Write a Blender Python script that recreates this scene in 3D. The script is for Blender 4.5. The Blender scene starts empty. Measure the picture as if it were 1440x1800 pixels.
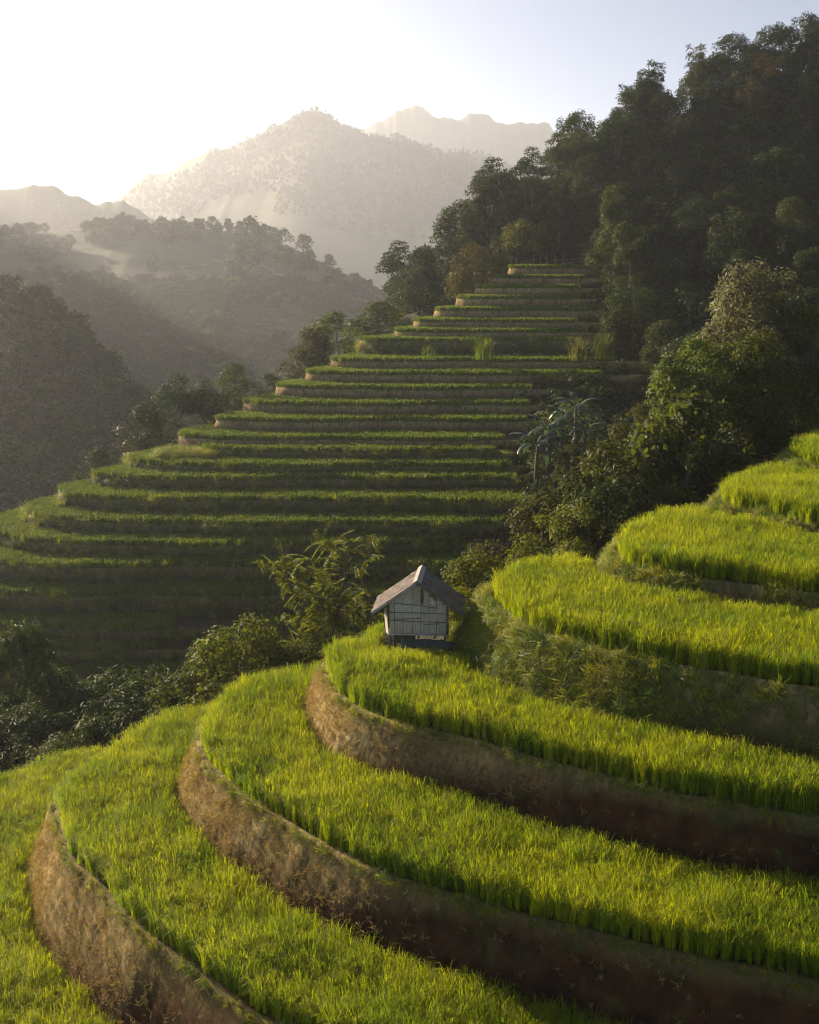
import bpy, math, random
import numpy as np
from mathutils import Vector, Matrix

# ------------------------------------------------------------------ camera, light, exposure
SC = bpy.context.scene
COL = SC.collection
R = math.radians
CAM_Z, PITCH, FPX = 14.6, R(10.5), 2170.0

cam_d = bpy.data.cameras.new('camera')
cam = bpy.data.objects.new('camera', cam_d)
COL.objects.link(cam)
cam.location = (0, 0, CAM_Z)
cam.rotation_euler = (R(90) - PITCH, 0, 0)
cam_d.sensor_fit = 'VERTICAL'
cam_d.sensor_height = 24.0
cam_d.lens = 24.0 * FPX / 1800.0
cam_d.clip_start = 0.5
cam_d.clip_end = 9000
SC.camera = cam

SUN_AZ, SUN_EL = R(-43), R(18.0)          # azimuth from +Y (view direction), negative = left
world = bpy.data.worlds.new('World')
SC.world = world
world.use_nodes = True
wn = world.node_tree
bg = wn.nodes['Background']
sky = wn.nodes.new('ShaderNodeTexSky')
sky.sky_type = 'NISHITA'
sky.sun_disc = False
sky.sun_elevation = SUN_EL
sky.sun_rotation = SUN_AZ
sky.air_density = 0.42
sky.dust_density = 0.15
sky.ozone_density = 0.3
wn.links.new(sky.outputs[0], bg.inputs[0])
bg.inputs[1].default_value = 0.05

sun_d = bpy.data.lights.new('sun', 'SUN')
sun_d.energy = 5.0
sun_d.angle = R(0.6)
sun_d.color = (1.0, 0.80, 0.58)
sun = bpy.data.objects.new('sun', sun_d)
COL.objects.link(sun)
sd = Vector((math.sin(SUN_AZ) * math.cos(SUN_EL), math.cos(SUN_AZ) * math.cos(SUN_EL), math.sin(SUN_EL)))
sun.rotation_euler = sd.to_track_quat('Z', 'Y').to_euler()
sun.location = (-200, 200, 120)

SC.view_settings.view_transform = 'Standard'
SC.view_settings.look = 'None'
SC.view_settings.gamma = 1.0
SC.view_settings.use_curve_mapping = False
SC.view_settings.exposure = 1.5
SC.render.engine = 'CYCLES'
SC.cycles.max_bounces = 6
SC.cycles.diffuse_bounces = 3
SC.cycles.transmission_bounces = 4
SC.cycles.volume_bounces = 1
SC.cycles.transparent_max_bounces = 4
SC.cycles.use_adaptive_sampling = True
SC.cycles.adaptive_threshold = 0.006
SC.cycles.pixel_filter_type = 'BLACKMAN_HARRIS'
SC.cycles.filter_width = 1.15
SC.cycles.use_denoising = True
SC.cycles.caustics_reflective = False
SC.cycles.caustics_refractive = False

HAZE_DENSITY = 0.00020

# ------------------------------------------------------------------ helpers
CP, SP = math.cos(PITCH), math.sin(PITCH)

def ray(px, py):
    a = (px - 720.0) / FPX
    v = (900.0 - py) / FPX
    return a, CP + v * SP, -SP + v * CP

def G(px, py, z):
    """where the sight line meets the level z"""
    a, b, c = ray(px, py)
    t = (z - CAM_Z) / c
    return np.array((a * t, b * t, z))

def P(px, py, d, drop=0.0):
    """the point on the sight line at ground distance d"""
    a, b, c = ray(px, py)
    t = d / b
    return np.array((a * t, d, CAM_Z + c * t - drop))

def project(p):
    p = np.asarray(p, float).reshape(-1, 3)
    q = p - np.array((0, 0, CAM_Z))
    f = q[:, 1] * CP - q[:, 2] * SP
    u = q[:, 1] * SP + q[:, 2] * CP
    f = np.where(f < 0.1, 0.1, f)
    return 720 + FPX * q[:, 0] / f, 900 - FPX * u / f

def _hash(i, j, k, s):
    i, j, k = i & 0xFFFFF, j & 0xFFFFF, k & 0xFFFFF
    n = (i * 374761393 + j * 668265263 + k * 2147483647 + s * 974711) & 0xFFFFFFFF
    n = ((n ^ (n >> 13)) * 1274126177) & 0xFFFFFFFF
    n = ((n ^ (n >> 16)) * 2246822519) & 0xFFFFFFFF
    return (n ^ (n >> 15)) / 4294967295.0

def vnoise(p, s=0):
    """smooth value noise, -1..1"""
    p = np.asarray(p, float)
    i = np.floor(p).astype(np.int64)
    f = p - i
    f = f * f * (3 - 2 * f)
    r = 0
    for dx in (0, 1):
        for dy in (0, 1):
            for dz in (0, 1):
                w = (f[:, 0] if dx else 1 - f[:, 0]) * (f[:, 1] if dy else 1 - f[:, 1]) * (f[:, 2] if dz else 1 - f[:, 2])
                r = r + w * _hash(i[:, 0] + dx, i[:, 1] + dy, i[:, 2] + dz, s)
    return r * 2 - 1

def fbm(p, octaves=4, s=0, gain=0.5):
    p = np.asarray(p, float)
    r, a = 0, 1.0
    for o in range(octaves):
        r = r + a * vnoise(p * 2 ** o, s + o)
        a *= gain
    return r

def mesh_np(name, verts, faces, mats=(), smooth=False, mat_idx=None):
    """faces: (N,4) or (N,3) array, or a list of tuples"""
    me = bpy.data.meshes.new(name)
    verts = np.asarray(verts, np.float32)
    if isinstance(faces, np.ndarray):
        n, k = faces.shape
        me.vertices.add(len(verts))
        me.vertices.foreach_set('co', verts.ravel())
        me.loops.add(n * k)
        me.loops.foreach_set('vertex_index', faces.astype(np.int32).ravel())
        me.polygons.add(n)
        me.polygons.foreach_set('loop_start', np.arange(0, n * k, k, dtype=np.int32))
        me.update(calc_edges=True)
    else:
        me.from_pydata(verts.tolist(), [], faces)
    for m in mats:
        me.materials.append(m)
    if mat_idx is not None:
        me.polygons.foreach_set('material_index', np.asarray(mat_idx, np.int32))
    if smooth:
        me.polygons.foreach_set('use_smooth', np.ones(len(me.polygons), bool))
    me.validate()
    return me

def link(name, me, parent=None, loc=None, rot=None):
    o = bpy.data.objects.new(name, me)
    COL.objects.link(o)
    if parent is not None:
        o.parent = parent
    if loc is not None:
        o.location = loc
    if rot is not None:
        o.rotation_euler = rot
    return o

def tag(o, label=None, cat=None, group=None, kind=None):
    if label: o['label'] = label
    if cat: o['category'] = cat
    if group: o['group'] = group
    if kind: o['kind'] = kind
    return o

def empty(name, loc=(0, 0, 0), rz=0.0):
    o = bpy.data.objects.new(name, None)
    COL.objects.link(o)
    o.location = loc
    o.rotation_euler = (0, 0, rz)
    o.empty_display_size = 0.3
    return o

def copy_tree(o):
    c = o.copy()
    COL.objects.link(c)
    for ch in o.children:
        d = ch.copy()
        COL.objects.link(d)
        d.parent = c
        for g in ch.children:
            e = g.copy()
            COL.objects.link(e)
            e.parent = d
    return c

class MB:
    """collects boxes, tubes and sheets into one mesh"""
    def __init__(self):
        self.v, self.f = [], []
    def quad_box(self, x0, x1, y0, y1, z0, z1, M=None):
        n = len(self.v)
        for x, y, z in ((x0, y0, z0), (x1, y0, z0), (x1, y1, z0), (x0, y1, z0), (x0, y0, z1), (x1, y0, z1), (x1, y1, z1), (x0, y1, z1)):
            p = Vector((x, y, z))
            self.v.append(tuple(M @ p if M is not None else p))
        for a in ((3, 2, 1, 0), (4, 5, 6, 7), (0, 1, 5, 4), (1, 2, 6, 5), (2, 3, 7, 6), (3, 0, 4, 7)):
            self.f.append(tuple(n + i for i in a))
        return self
    def hexa(self, pts):
        n = len(self.v)
        self.v += [tuple(p) for p in pts]
        for a in ((3, 2, 1, 0), (4, 5, 6, 7), (0, 1, 5, 4), (1, 2, 6, 5), (2, 3, 7, 6), (3, 0, 4, 7)):
            self.f.append(tuple(n + i for i in a))
        return self
    def tube(self, path, radii, sides=6, cap=True):
        path = [Vector(p) for p in path]
        rings = []
        for i, p in enumerate(path):
            t = (path[min(i + 1, len(path) - 1)] - path[max(i - 1, 0)])
            if t.length < 1e-6: t = Vector((0, 0, 1))
            t.normalize()
            a = t.cross(Vector((0.31, 0.95, 0.05)))
            if a.length < 1e-3: a = t.cross(Vector((1, 0, 0)))
            a.normalize()
            b = t.cross(a)
            r = radii[i] if hasattr(radii, '__len__') else radii
            n = len(self.v)
            for k in range(sides):
                an = 2 * math.pi * k / sides
                self.v.append(tuple(p + (a * math.cos(an) + b * math.sin(an)) * r))
            rings.append(n)
        for q, w in zip(rings[:-1], rings[1:]):
            for k in range(sides):
                k2 = (k + 1) % sides
                self.f.append((q + k, q + k2, w + k2, w + k))
        if cap:
            self.f.append(tuple(rings[0] + k for k in reversed(range(sides))))
            self.f.append(tuple(rings[-1] + k for k in range(sides)))
        return self
    def mesh(self, name, mats=(), smooth=False):
        return mesh_np(name, np.array(self.v), self.f, mats, smooth)
    def build(self, name, mat, parent=None, smooth=False, loc=None, rot=None):
        return link(name, self.mesh(name, (mat,), smooth), parent, loc, rot)

# ------------------------------------------------------------------ materials
def newmat(name):
    m = bpy.data.materials.new(name)
    m.use_nodes = True
    nt = m.node_tree
    for n in list(nt.nodes): nt.nodes.remove(n)
    out = nt.nodes.new('ShaderNodeOutputMaterial')
    return m, nt, out

def N(nt, t, **kw):
    n = nt.nodes.new(t)
    for k, v in kw.items():
        if k.startswith('i_'):
            n.inputs[k[2:].replace('_', ' ')].default_value = v
        else:
            setattr(n, k, v)
    return n

def rgb(c): return (c[0], c[1], c[2], 1.0)

def mixc(nt, fac, a, b, mode='MIX'):
    n = nt.nodes.new('ShaderNodeMix')
    n.data_type = 'RGBA'
    n.blend_type = mode
    n.clamp_factor = True
    for sock, val in ((n.inputs[0], fac), (n.inputs[6], a), (n.inputs[7], b)):
        if hasattr(val, 'is_output'): nt.links.new(val, sock)
        elif isinstance(val, (int, float)): sock.default_value = val
        else: sock.default_value = rgb(val)
    return n.outputs[2]

def noise_fac(nt, scale, detail=4, lo=0.4, hi=0.6, stretch=None, rough=0.55, coord='pos', dist=0.0):
    if coord == 'pos':
        vec = N(nt, 'ShaderNodeNewGeometry').outputs['Position']
    else:
        vec = N(nt, 'ShaderNodeTexCoord').outputs['Object']
    if stretch is not None:
        mp = N(nt, 'ShaderNodeMapping')
        mp.inputs['Scale'].default_value = stretch
        nt.links.new(vec, mp.inputs['Vector'])
        vec = mp.outputs[0]
    n = N(nt, 'ShaderNodeTexNoise')
    n.inputs['Scale'].default_value = scale
    n.inputs['Detail'].default_value = detail
    n.inputs['Roughness'].default_value = rough
    n.inputs['Distortion'].default_value = dist
    nt.links.new(vec, n.inputs['Vector'])
    mr = N(nt, 'ShaderNodeMapRange')
    mr.inputs[1].default_value = lo
    mr.inputs[2].default_value = hi
    nt.links.new(n.outputs['Fac'], mr.inputs[0])
    return mr.outputs[0], n.outputs['Fac']

def leaf_mat(name, c1, c2, transl=0.35, tcol=None, rough=0.5, scale=0.6, spec=0.25, rnd=0.35):
    m, nt, out = newmat(name)
    oi = N(nt, 'ShaderNodeObjectInfo')
    fac, _ = noise_fac(nt, scale, 3, 0.35, 0.65)
    ad = N(nt, 'ShaderNodeMath', operation='MULTIPLY_ADD')
    ad.inputs[1].default_value = rnd
    nt.links.new(oi.outputs['Random'], ad.inputs[0])
    mu = N(nt, 'ShaderNodeMath', operation='MULTIPLY')
    mu.inputs[1].default_value = 1.0 - rnd
    nt.links.new(fac, mu.inputs[0])
    nt.links.new(mu.outputs[0], ad.inputs[2])
    base = mixc(nt, ad.outputs[0], c1, c2)
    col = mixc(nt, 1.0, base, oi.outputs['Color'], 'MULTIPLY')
    pb = N(nt, 'ShaderNodeBsdfPrincipled')
    pb.inputs['Roughness'].default_value = rough
    pb.inputs['Specular IOR Level'].default_value = spec
    nt.links.new(col, pb.inputs['Base Color'])
    tr = N(nt, 'ShaderNodeBsdfTranslucent')
    tc = mixc(nt, 1.0, col, tcol or (1.6, 1.5, 0.6), 'MULTIPLY')
    nt.links.new(tc, tr.inputs['Color'])
    mx = N(nt, 'ShaderNodeMixShader')
    mx.inputs[0].default_value = transl
    nt.links.new(pb.outputs[0], mx.inputs[1])
    nt.links.new(tr.outputs[0], mx.inputs[2])
    nt.links.new(mx.outputs[0], out.inputs[0])
    return m

def plain_mat(name, c1, c2, scale=3.0, rough=0.85, bump=0.3, stretch=None, bscale=20.0, coord='obj', c3=None, spec=0.2, piece=None):
    m, nt, out = newmat(name)
    f1, _ = noise_fac(nt, scale, 5, 0.35, 0.65, stretch, coord=coord)
    col = mixc(nt, f1, c1, c2)
    if c3 is not None:
        f3, _ = noise_fac(nt, scale * 2.7, 4, 0.52, 0.68, stretch, coord=coord)
        col = mixc(nt, f3, col, c3)
    if piece is not None:                            # weathering differs from piece to piece
        oi = N(nt, 'ShaderNodeObjectInfo')
        col = mixc(nt, 1.0, col, mixc(nt, oi.outputs['Random'], piece, (1, 1, 1)), 'MULTIPLY')
    pb = N(nt, 'ShaderNodeBsdfPrincipled')
    pb.inputs['Roughness'].default_value = rough
    pb.inputs['Specular IOR Level'].default_value = spec
    nt.links.new(col, pb.inputs['Base Color'])
    if bump:
        _, raw = noise_fac(nt, bscale, 5, 0, 1, stretch, coord=coord)
        b = N(nt, 'ShaderNodeBump')
        b.inputs['Strength'].default_value = bump
        b.inputs['Distance'].default_value = 0.05
        nt.links.new(raw, b.inputs['Height'])
        nt.links.new(b.outputs[0], pb.inputs['Normal'])
    nt.links.new(pb.outputs[0], out.inputs[0])
    return m

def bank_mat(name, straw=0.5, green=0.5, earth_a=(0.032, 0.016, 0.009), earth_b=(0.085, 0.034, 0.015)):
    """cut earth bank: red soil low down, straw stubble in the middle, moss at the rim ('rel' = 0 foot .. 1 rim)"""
    m, nt, out = newmat(name)
    at = N(nt, 'ShaderNodeAttribute')
    at.attribute_name = 'rel'
    f1, _ = noise_fac(nt, 1.3, 5, 0.35, 0.65)
    earth = mixc(nt, f1, earth_a, earth_b)
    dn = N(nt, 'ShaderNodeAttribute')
    dn.attribute_name = 'dry'  # more straw at the lit nose, less where shade falls: lighting in the colour
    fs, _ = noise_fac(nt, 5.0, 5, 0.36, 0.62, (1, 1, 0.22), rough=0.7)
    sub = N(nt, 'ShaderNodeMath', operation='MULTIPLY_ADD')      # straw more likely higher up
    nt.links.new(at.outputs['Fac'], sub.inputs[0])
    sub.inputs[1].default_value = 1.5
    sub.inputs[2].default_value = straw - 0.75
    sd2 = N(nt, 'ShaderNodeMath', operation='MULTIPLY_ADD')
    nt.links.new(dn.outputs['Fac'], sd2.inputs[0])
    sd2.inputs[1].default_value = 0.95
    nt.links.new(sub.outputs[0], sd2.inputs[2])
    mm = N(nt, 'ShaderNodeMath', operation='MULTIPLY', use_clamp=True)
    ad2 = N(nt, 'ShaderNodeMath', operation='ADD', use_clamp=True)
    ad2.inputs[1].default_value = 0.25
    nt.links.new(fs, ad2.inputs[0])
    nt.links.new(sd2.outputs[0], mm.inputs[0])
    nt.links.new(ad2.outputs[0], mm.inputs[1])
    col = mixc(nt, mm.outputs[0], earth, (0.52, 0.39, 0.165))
    fl, _ = noise_fac(nt, 0.28, 3, 0.40, 0.66)
    dk = N(nt, 'ShaderNodeMath', operation='MULTIPLY')
    dk.inputs[1].default_value = 0.55
    nt.links.new(fl, dk.inputs[0])
    col = mixc(nt, dk.outputs[0], col, earth)
    fg, _ = noise_fac(nt, 2.1, 5, 0.62 - 0.35 * green, 0.8 - 0.3 * green, (1, 1, 0.6), rough=0.65)
    mg = N(nt, 'ShaderNodeMath', operation='MULTIPLY', use_clamp=True)
    nt.links.new(fg, mg.inputs[0])
    mg.inputs[1].default_value = 0.75
    col = mixc(nt, mg.outputs[0], col, (0.07, 0.08, 0.022))
    pw = N(nt, 'ShaderNodeMath', operation='POWER')
    nt.links.new(at.outputs['Fac'], pw.inputs[0])
    pw.inputs[1].default_value = 9.0
    mr = N(nt, 'ShaderNodeMath', operation='MULTIPLY', use_clamp=True)
    nt.links.new(pw.outputs[0], mr.inputs[0])
    fr, _ = noise_fac(nt, 2.6, 3, 0.35, 0.6)
    nt.links.new(fr, mr.inputs[1])
    col = mixc(nt, mr.outputs[0], col, (0.12, 0.11, 0.03))
    pb = N(nt, 'ShaderNodeBsdfPrincipled')
    pb.inputs['Roughness'].default_value = 0.95
    pb.inputs['Specular IOR Level'].default_value = 0.1
    nt.links.new(col, pb.inputs['Base Color'])
    _, r1 = noise_fac(nt, 9.0, 6, 0, 1, (1, 1, 0.25), rough=0.75)
    b = N(nt, 'ShaderNodeBump')
    b.inputs['Strength'].default_value = 0.6
    b.inputs['Distance'].default_value = 0.10
    nt.links.new(r1, b.inputs['Height'])
    nt.links.new(b.outputs[0], pb.inputs['Normal'])
    nt.links.new(pb.outputs[0], out.inputs[0])
    return m

M = {}
M['rice'] = leaf_mat('rice_leaf', (0.10, 0.195, 0.008), (0.36, 0.39, 0.012), 0.46, (2.1, 2.0, 0.42), 0.55, 0.35, 0.12, 0.5)
M['rice_far'] = leaf_mat('far_rice_leaf', (0.075, 0.145, 0.012), (0.13, 0.19, 0.016), 0.35, (2.0, 1.7, 0.5), 0.6, 0.2, 0.1, 0.3)
M['rice_ear'] = leaf_mat('rice_ear', (0.20, 0.19, 0.035), (0.28, 0.25, 0.05), 0.35, (1.6, 1.4, 0.6), 0.6, 0.5, 0.15, 0.4)
M['grass'] = leaf_mat('bank_grass_leaf', (0.09, 0.165, 0.028), (0.26, 0.26, 0.028), 0.4, (2.0, 1.8, 0.6), 0.5, 0.8, 0.2, 0.4)
M['straw'] = leaf_mat('dry_stubble', (0.28, 0.19, 0.075), (0.50, 0.36, 0.15), 0.25, (1.2, 1.1, 0.8), 0.7, 1.5, 0.15, 0.6)
M['leaf'] = leaf_mat('broad_leaf', (0.018, 0.036, 0.013), (0.042, 0.062, 0.018), 0.28, (1.9, 1.8, 0.6), 0.6, 0.35, 0.1, 0.3)
M['leaf_light'] = leaf_mat('light_leaf', (0.045, 0.075, 0.014), (0.095, 0.115, 0.022), 0.38, (1.9, 1.7, 0.6), 0.6, 0.8, 0.1, 0.3)
M['leaf_grey'] = leaf_mat('silvery_leaf', (0.10, 0.11, 0.055), (0.19, 0.185, 0.095), 0.4, (1.3, 1.25, 0.8), 0.55, 0.9, 0.2, 0.3)
M['leaf_red'] = leaf_mat('rusty_leaf', (0.045, 0.06, 0.016), (0.11, 0.085, 0.022), 0.32, (1.6, 1.3, 0.6), 0.6, 0.5, 0.1, 0.2)
M['banana'] = leaf_mat('banana_leaf', (0.035, 0.065, 0.035), (0.06, 0.095, 0.052), 0.3, (1.4, 1.6, 0.8), 0.4, 0.8, 0.45, 0.3)
M['bark'] = plain_mat('bark', (0.07, 0.055, 0.042), (0.15, 0.125, 0.10), 4.0, 0.9, 0.5, (1, 1, 0.3), 14)
M['bark_pale'] = plain_mat('pale_bark', (0.20, 0.17, 0.135), (0.33, 0.29, 0.24), 4.0, 0.85, 0.4, (1, 1, 0.3), 14)
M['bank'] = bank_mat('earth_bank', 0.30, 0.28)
M['bank_grassy'] = bank_mat('grassy_earth_bank', 0.35, 0.75)
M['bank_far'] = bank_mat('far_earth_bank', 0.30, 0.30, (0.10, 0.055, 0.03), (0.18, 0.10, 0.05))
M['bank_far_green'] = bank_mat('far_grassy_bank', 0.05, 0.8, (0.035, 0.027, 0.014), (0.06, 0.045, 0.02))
M['mud'] = plain_mat('paddy_mud', (0.035, 0.03, 0.016), (0.07, 0.062, 0.03), 1.5, 0.9, 0.4, None, 6, 'pos')
M['ground'] = plain_mat('forest_floor', (0.018, 0.028, 0.012), (0.045, 0.055, 0.02), 0.25, 0.95, 0.6, None, 1.2, 'pos', (0.05, 0.045, 0.025))
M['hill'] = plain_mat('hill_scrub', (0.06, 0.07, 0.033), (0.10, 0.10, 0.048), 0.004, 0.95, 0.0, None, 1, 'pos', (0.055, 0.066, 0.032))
M['hill_near'] = plain_mat('hill_wood', (0.022, 0.036, 0.018), (0.055, 0.07, 0.03), 0.02, 0.95, 0.0, None, 1, 'pos', (0.03, 0.04, 0.018))

# ------------------------------------------------------------------ leaves and tufts
def unit(v):
    return v / np.maximum(np.linalg.norm(v, axis=-1, keepdims=True), 1e-9)

def leaf_quads(pos, axis, normal, length, width, fold=0.18):
    """a pointed, folded leaf at every position"""
    axis = unit(axis)
    side = unit(np.cross(normal, axis))
    nn = np.cross(axis, side)
    L = np.asarray(length)[:, None] if np.ndim(length) else length
    W = np.asarray(width)[:, None] if np.ndim(width) else width
    mid = pos + axis * L * 0.45
    v = np.stack([pos, mid + side * W * 0.5 + nn * W * fold, pos + axis * L - nn * L * 0.12, mid - side * W * 0.5 + nn * W * fold], axis=1)
    n = len(pos)
    return v.reshape(-1, 3), (np.arange(n)[:, None] * 4 + np.array([0, 3, 2, 1])[None])

def crown_from_clusters(rng, cl, rad, n_leaves, leaf, ratio, up=0.5, droop=0.3, squash=0.8, shell=0.55):
    """leaf-sized faces spread through clumps: cl (K,3) centres, rad (K,)"""
    k = len(cl)
    w = rad ** 2
    idx = rng.choice(k, n_leaves, p=w / w.sum())
    d = unit(rng.normal(size=(n_leaves, 3)))
    d[:, 2] = np.where(d[:, 2] < -0.7, -d[:, 2] * 0.6, d[:, 2])
    r = rad[idx] * (shell + (1.08 - shell) * rng.random(n_leaves) ** 0.6)
    off = d * r[:, None]
    off[:, 2] *= squash
    pos = cl[idx] + off
    nrm = unit(d * 0.7 + np.array((0, 0, up)) + rng.normal(size=(n_leaves, 3)) * 0.45)
    ax = rng.normal(size=(n_leaves, 3)) + d * 0.6
    ax[:, 2] -= droop
    ax = ax - nrm * np.sum(ax * nrm, axis=1, keepdims=True)
    L = leaf * (0.65 + 0.7 * rng.random(n_leaves))
    return leaf_quads(pos, ax, nrm, L, L * ratio)

def envelope_clusters(rng, H, base, Rx, K, cr, shape='round'):
    u = rng.random(K)
    u = np.sort(u)
    if shape == 'round':
        prof = np.sqrt(np.maximum(0.02, 1 - (2 * u - 0.85) ** 2 / 1.32))
    elif shape == 'column':
        prof = 0.75 + 0.25 * np.sin(u * 9) - 0.55 * u ** 3
    elif shape == 'cone':
        prof = 1.02 - 0.92 * u
    else:                                        # 'umbrella'
        prof = 0.35 + 0.65 * np.sin(np.pi * np.clip(u * 0.85 + 0.1, 0, 1))
    an = rng.random(K) * 2 * np.pi
    rr = Rx * prof * (0.35 + 0.65 * np.sqrt(rng.random(K)))
    c = np.stack([rr * np.cos(an), rr * np.sin(an), base + u * (H - base) - cr * 0.4 * u], axis=1)
    rad = cr * (0.65 + 0.7 * rng.random(K))
    return c, rad

def branches(rng, cl, H, r0, lean=(0, 0), sides=6, every=1, start=0.3):
    mb = MB()
    top = Vector((lean[0], lean[1], H * 0.82))
    path, rad = [], []
    for i in range(7):
        t = i / 6
        path.append((top.x * t * t + rng.normal() * r0 * 0.5 * (i > 0), top.y * t * t + rng.normal() * r0 * 0.5 * (i > 0), top.z * t - (0.5 if i == 0 else 0)))
        rad.append(r0 * (1.25 if i == 0 else (1 - 0.8 * t)))
    mb.tube(path, rad, sides)
    for c in cl[::every]:
        h = max(H * start * 0.6, c[2] - 0.25 * math.hypot(c[0], c[1]) - H * 0.1 * rng.random())
        t = min(0.97, h / (H * 0.82))
        p0 = Vector((top.x * t * t, top.y * t * t, top.z * t))
        p1 = Vector(c)
        m = p0.lerp(p1, 0.5) + Vector((0, 0, -0.05 * (p1 - p0).length))
        rb = max(0.012, r0 * 0.45 * (1 - 0.7 * t))
        mb.tube([p0, m, p1], [rb, rb * 0.65, rb * 0.25], 4, False)
    return mb

def make_tree(name, seed, H=8.0, base=1.5, Rx=2.6, K=30, cr=0.9, n=5000, leaf=0.35, ratio=0.5, shape='round', mat='leaf', bark='bark',
              r0=0.16, lean=(0, 0), up=0.5, droop=0.3, squash=0.92, clusters=None, every=2, shell=0.55):
    rng = np.random.default_rng(seed)
    if clusters is None:
        cl, rad = envelope_clusters(rng, H, base, Rx, K, cr, shape)
        cl[:, 0] += lean[0] * (cl[:, 2] / H) ** 2
        cl[:, 1] += lean[1] * (cl[:, 2] / H) ** 2
    else:
        cl = np.array([c[:3] for c in clusters], float)
        rad = np.array([c[3] for c in clusters], float)
    v, f = crown_from_clusters(rng, cl, rad, n, leaf, ratio, up, droop, squash, shell)
    root = empty(name)
    link('crown', mesh_np('crown', v, f, (M[mat],)), root)
    branches(rng, cl, H, r0, lean, 6, every).build('trunk', M[bark], root, True)
    return root

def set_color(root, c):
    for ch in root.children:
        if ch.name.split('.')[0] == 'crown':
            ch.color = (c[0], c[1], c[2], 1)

PROTO = bpy.data.collections.new('tufts')          # never linked: only feeds the scattering

def proto_collection(name, meshes):
    c = bpy.data.collections.new(name)
    for i, me in enumerate(meshes):
        o = bpy.data.objects.new('%s_%02d' % (name, i), me)
        c.objects.link(o)
    return c

def blade_tuft(seed, n, h, spread, w, arch, lean, mats, ear=0.0, hvar=0.25, down=False):
    rng = np.random.default_rng(seed)
    V, F, MI = [], [], []
    for i in range(n):
        a = rng.random() * 2 * np.pi
        hh = h * (1 - hvar + hvar * 1.6 * rng.random())
        b = np.array((rng.normal() * spread * 0.5, rng.normal() * spread * 0.5, 0.0))
        d = np.array((math.cos(a), math.sin(a), 0))
        ln = lean * (0.3 + rng.random())
        ar = arch * (0.4 + 1.2 * rng.random())
        p1 = b + d * hh * ln * 0.4 + np.array((0, 0, hh * 0.6))
        p2 = b + d * hh * (ln * 0.8 + ar * 0.25) + np.array((0, 0, hh * 0.92))
        p3 = b + d * hh * (ln + ar * 0.75) + np.array((0, 0, hh * (1.02 - ar * 0.45)))
        if down:
            for p in (p1, p2, p3): p[2] = -p[2]
        s = np.array((-d[1], d[0], 0)) * w * 0.5
        k = len(V)
        V += [b - s * 0.7, b + s * 0.7, p1 - s, p1 + s, p2 - s * 0.8, p2 + s * 0.8, p3]
        F += [(k, k + 1, k + 3, k + 2), (k + 2, k + 3, k + 5, k + 4), (k + 4, k + 5, k + 6)]
        e = 1 if rng.random() < ear else 0
        MI += [0, e, e]
    return mesh_np('tuft', np.array(V), F, mats, False, MI)

RICE = proto_collection('rice_tuft', [blade_tuft(s, 32, 0.88, 0.10, 0.0125, 0.40, 0.16, (M['rice'], M['rice_ear']), 0.18, 0.34) for s in range(7)])
RICE_FAR = proto_collection('far_rice_tuft', [blade_tuft(30 + s, 18, 0.52, 0.24, 0.05, 0.3, 0.16, (M['rice_far'], M['rice_ear']), 0.06) for s in range(5)])
GRASS = proto_collection('grass_tuft', [blade_tuft(60 + s, 22, 0.5, 0.14, 0.016, 0.9, 0.45, (M['grass'], M['straw']), 0.06, 0.4) for s in range(6)])
STRAW = proto_collection('stubble_tuft', [blade_tuft(90 + s, 8, 0.20, 0.10, 0.014, 0.9, 0.9, (M['straw'], M['grass']), 0.22, 0.5) for s in range(6)])

def scrub_mesh(seed, mat, n=260, leaf=0.22, r=0.6):
    rng = np.random.default_rng(seed)
    cl = rng.normal(size=(6, 3)) * np.array((0.5, 0.5, 0.3)) * r + np.array((0, 0, r * 0.6))
    v, f = crown_from_clusters(rng, cl, r * (0.4 + 0.5 * rng.random(6)), n, leaf, 0.5)
    return mesh_np('scrub', v, f, (mat,))

SCRUB = proto_collection('scrub_clump', [scrub_mesh(120 + s, M['leaf'], 240, 0.26, 0.75) for s in range(5)] + [scrub_mesh(130 + s, M['leaf_light'], 200, 0.22, 0.6) for s in range(2)])
def blob_tree(seed, mat):
    rng = np.random.default_rng(seed)
    cl, rad = envelope_clusters(rng, 7.0, 1.2, 2.3, 14, 1.1)
    v, f = crown_from_clusters(rng, cl, rad, 1100, 0.6, 0.6, up=0.6)
    return mesh_np('far_tree', v, f, (mat,))
FARTREE = proto_collection('far_tree_clump', [blob_tree(150 + s, M['leaf']) for s in range(5)] + [blob_tree(160, M['leaf_light'])])

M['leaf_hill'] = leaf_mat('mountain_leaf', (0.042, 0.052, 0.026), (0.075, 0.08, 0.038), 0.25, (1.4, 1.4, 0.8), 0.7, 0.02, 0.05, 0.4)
HILLTREE = proto_collection('hill_tree_clump', [blob_tree(170 + s, M['leaf_hill']) for s in range(4)])

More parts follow.
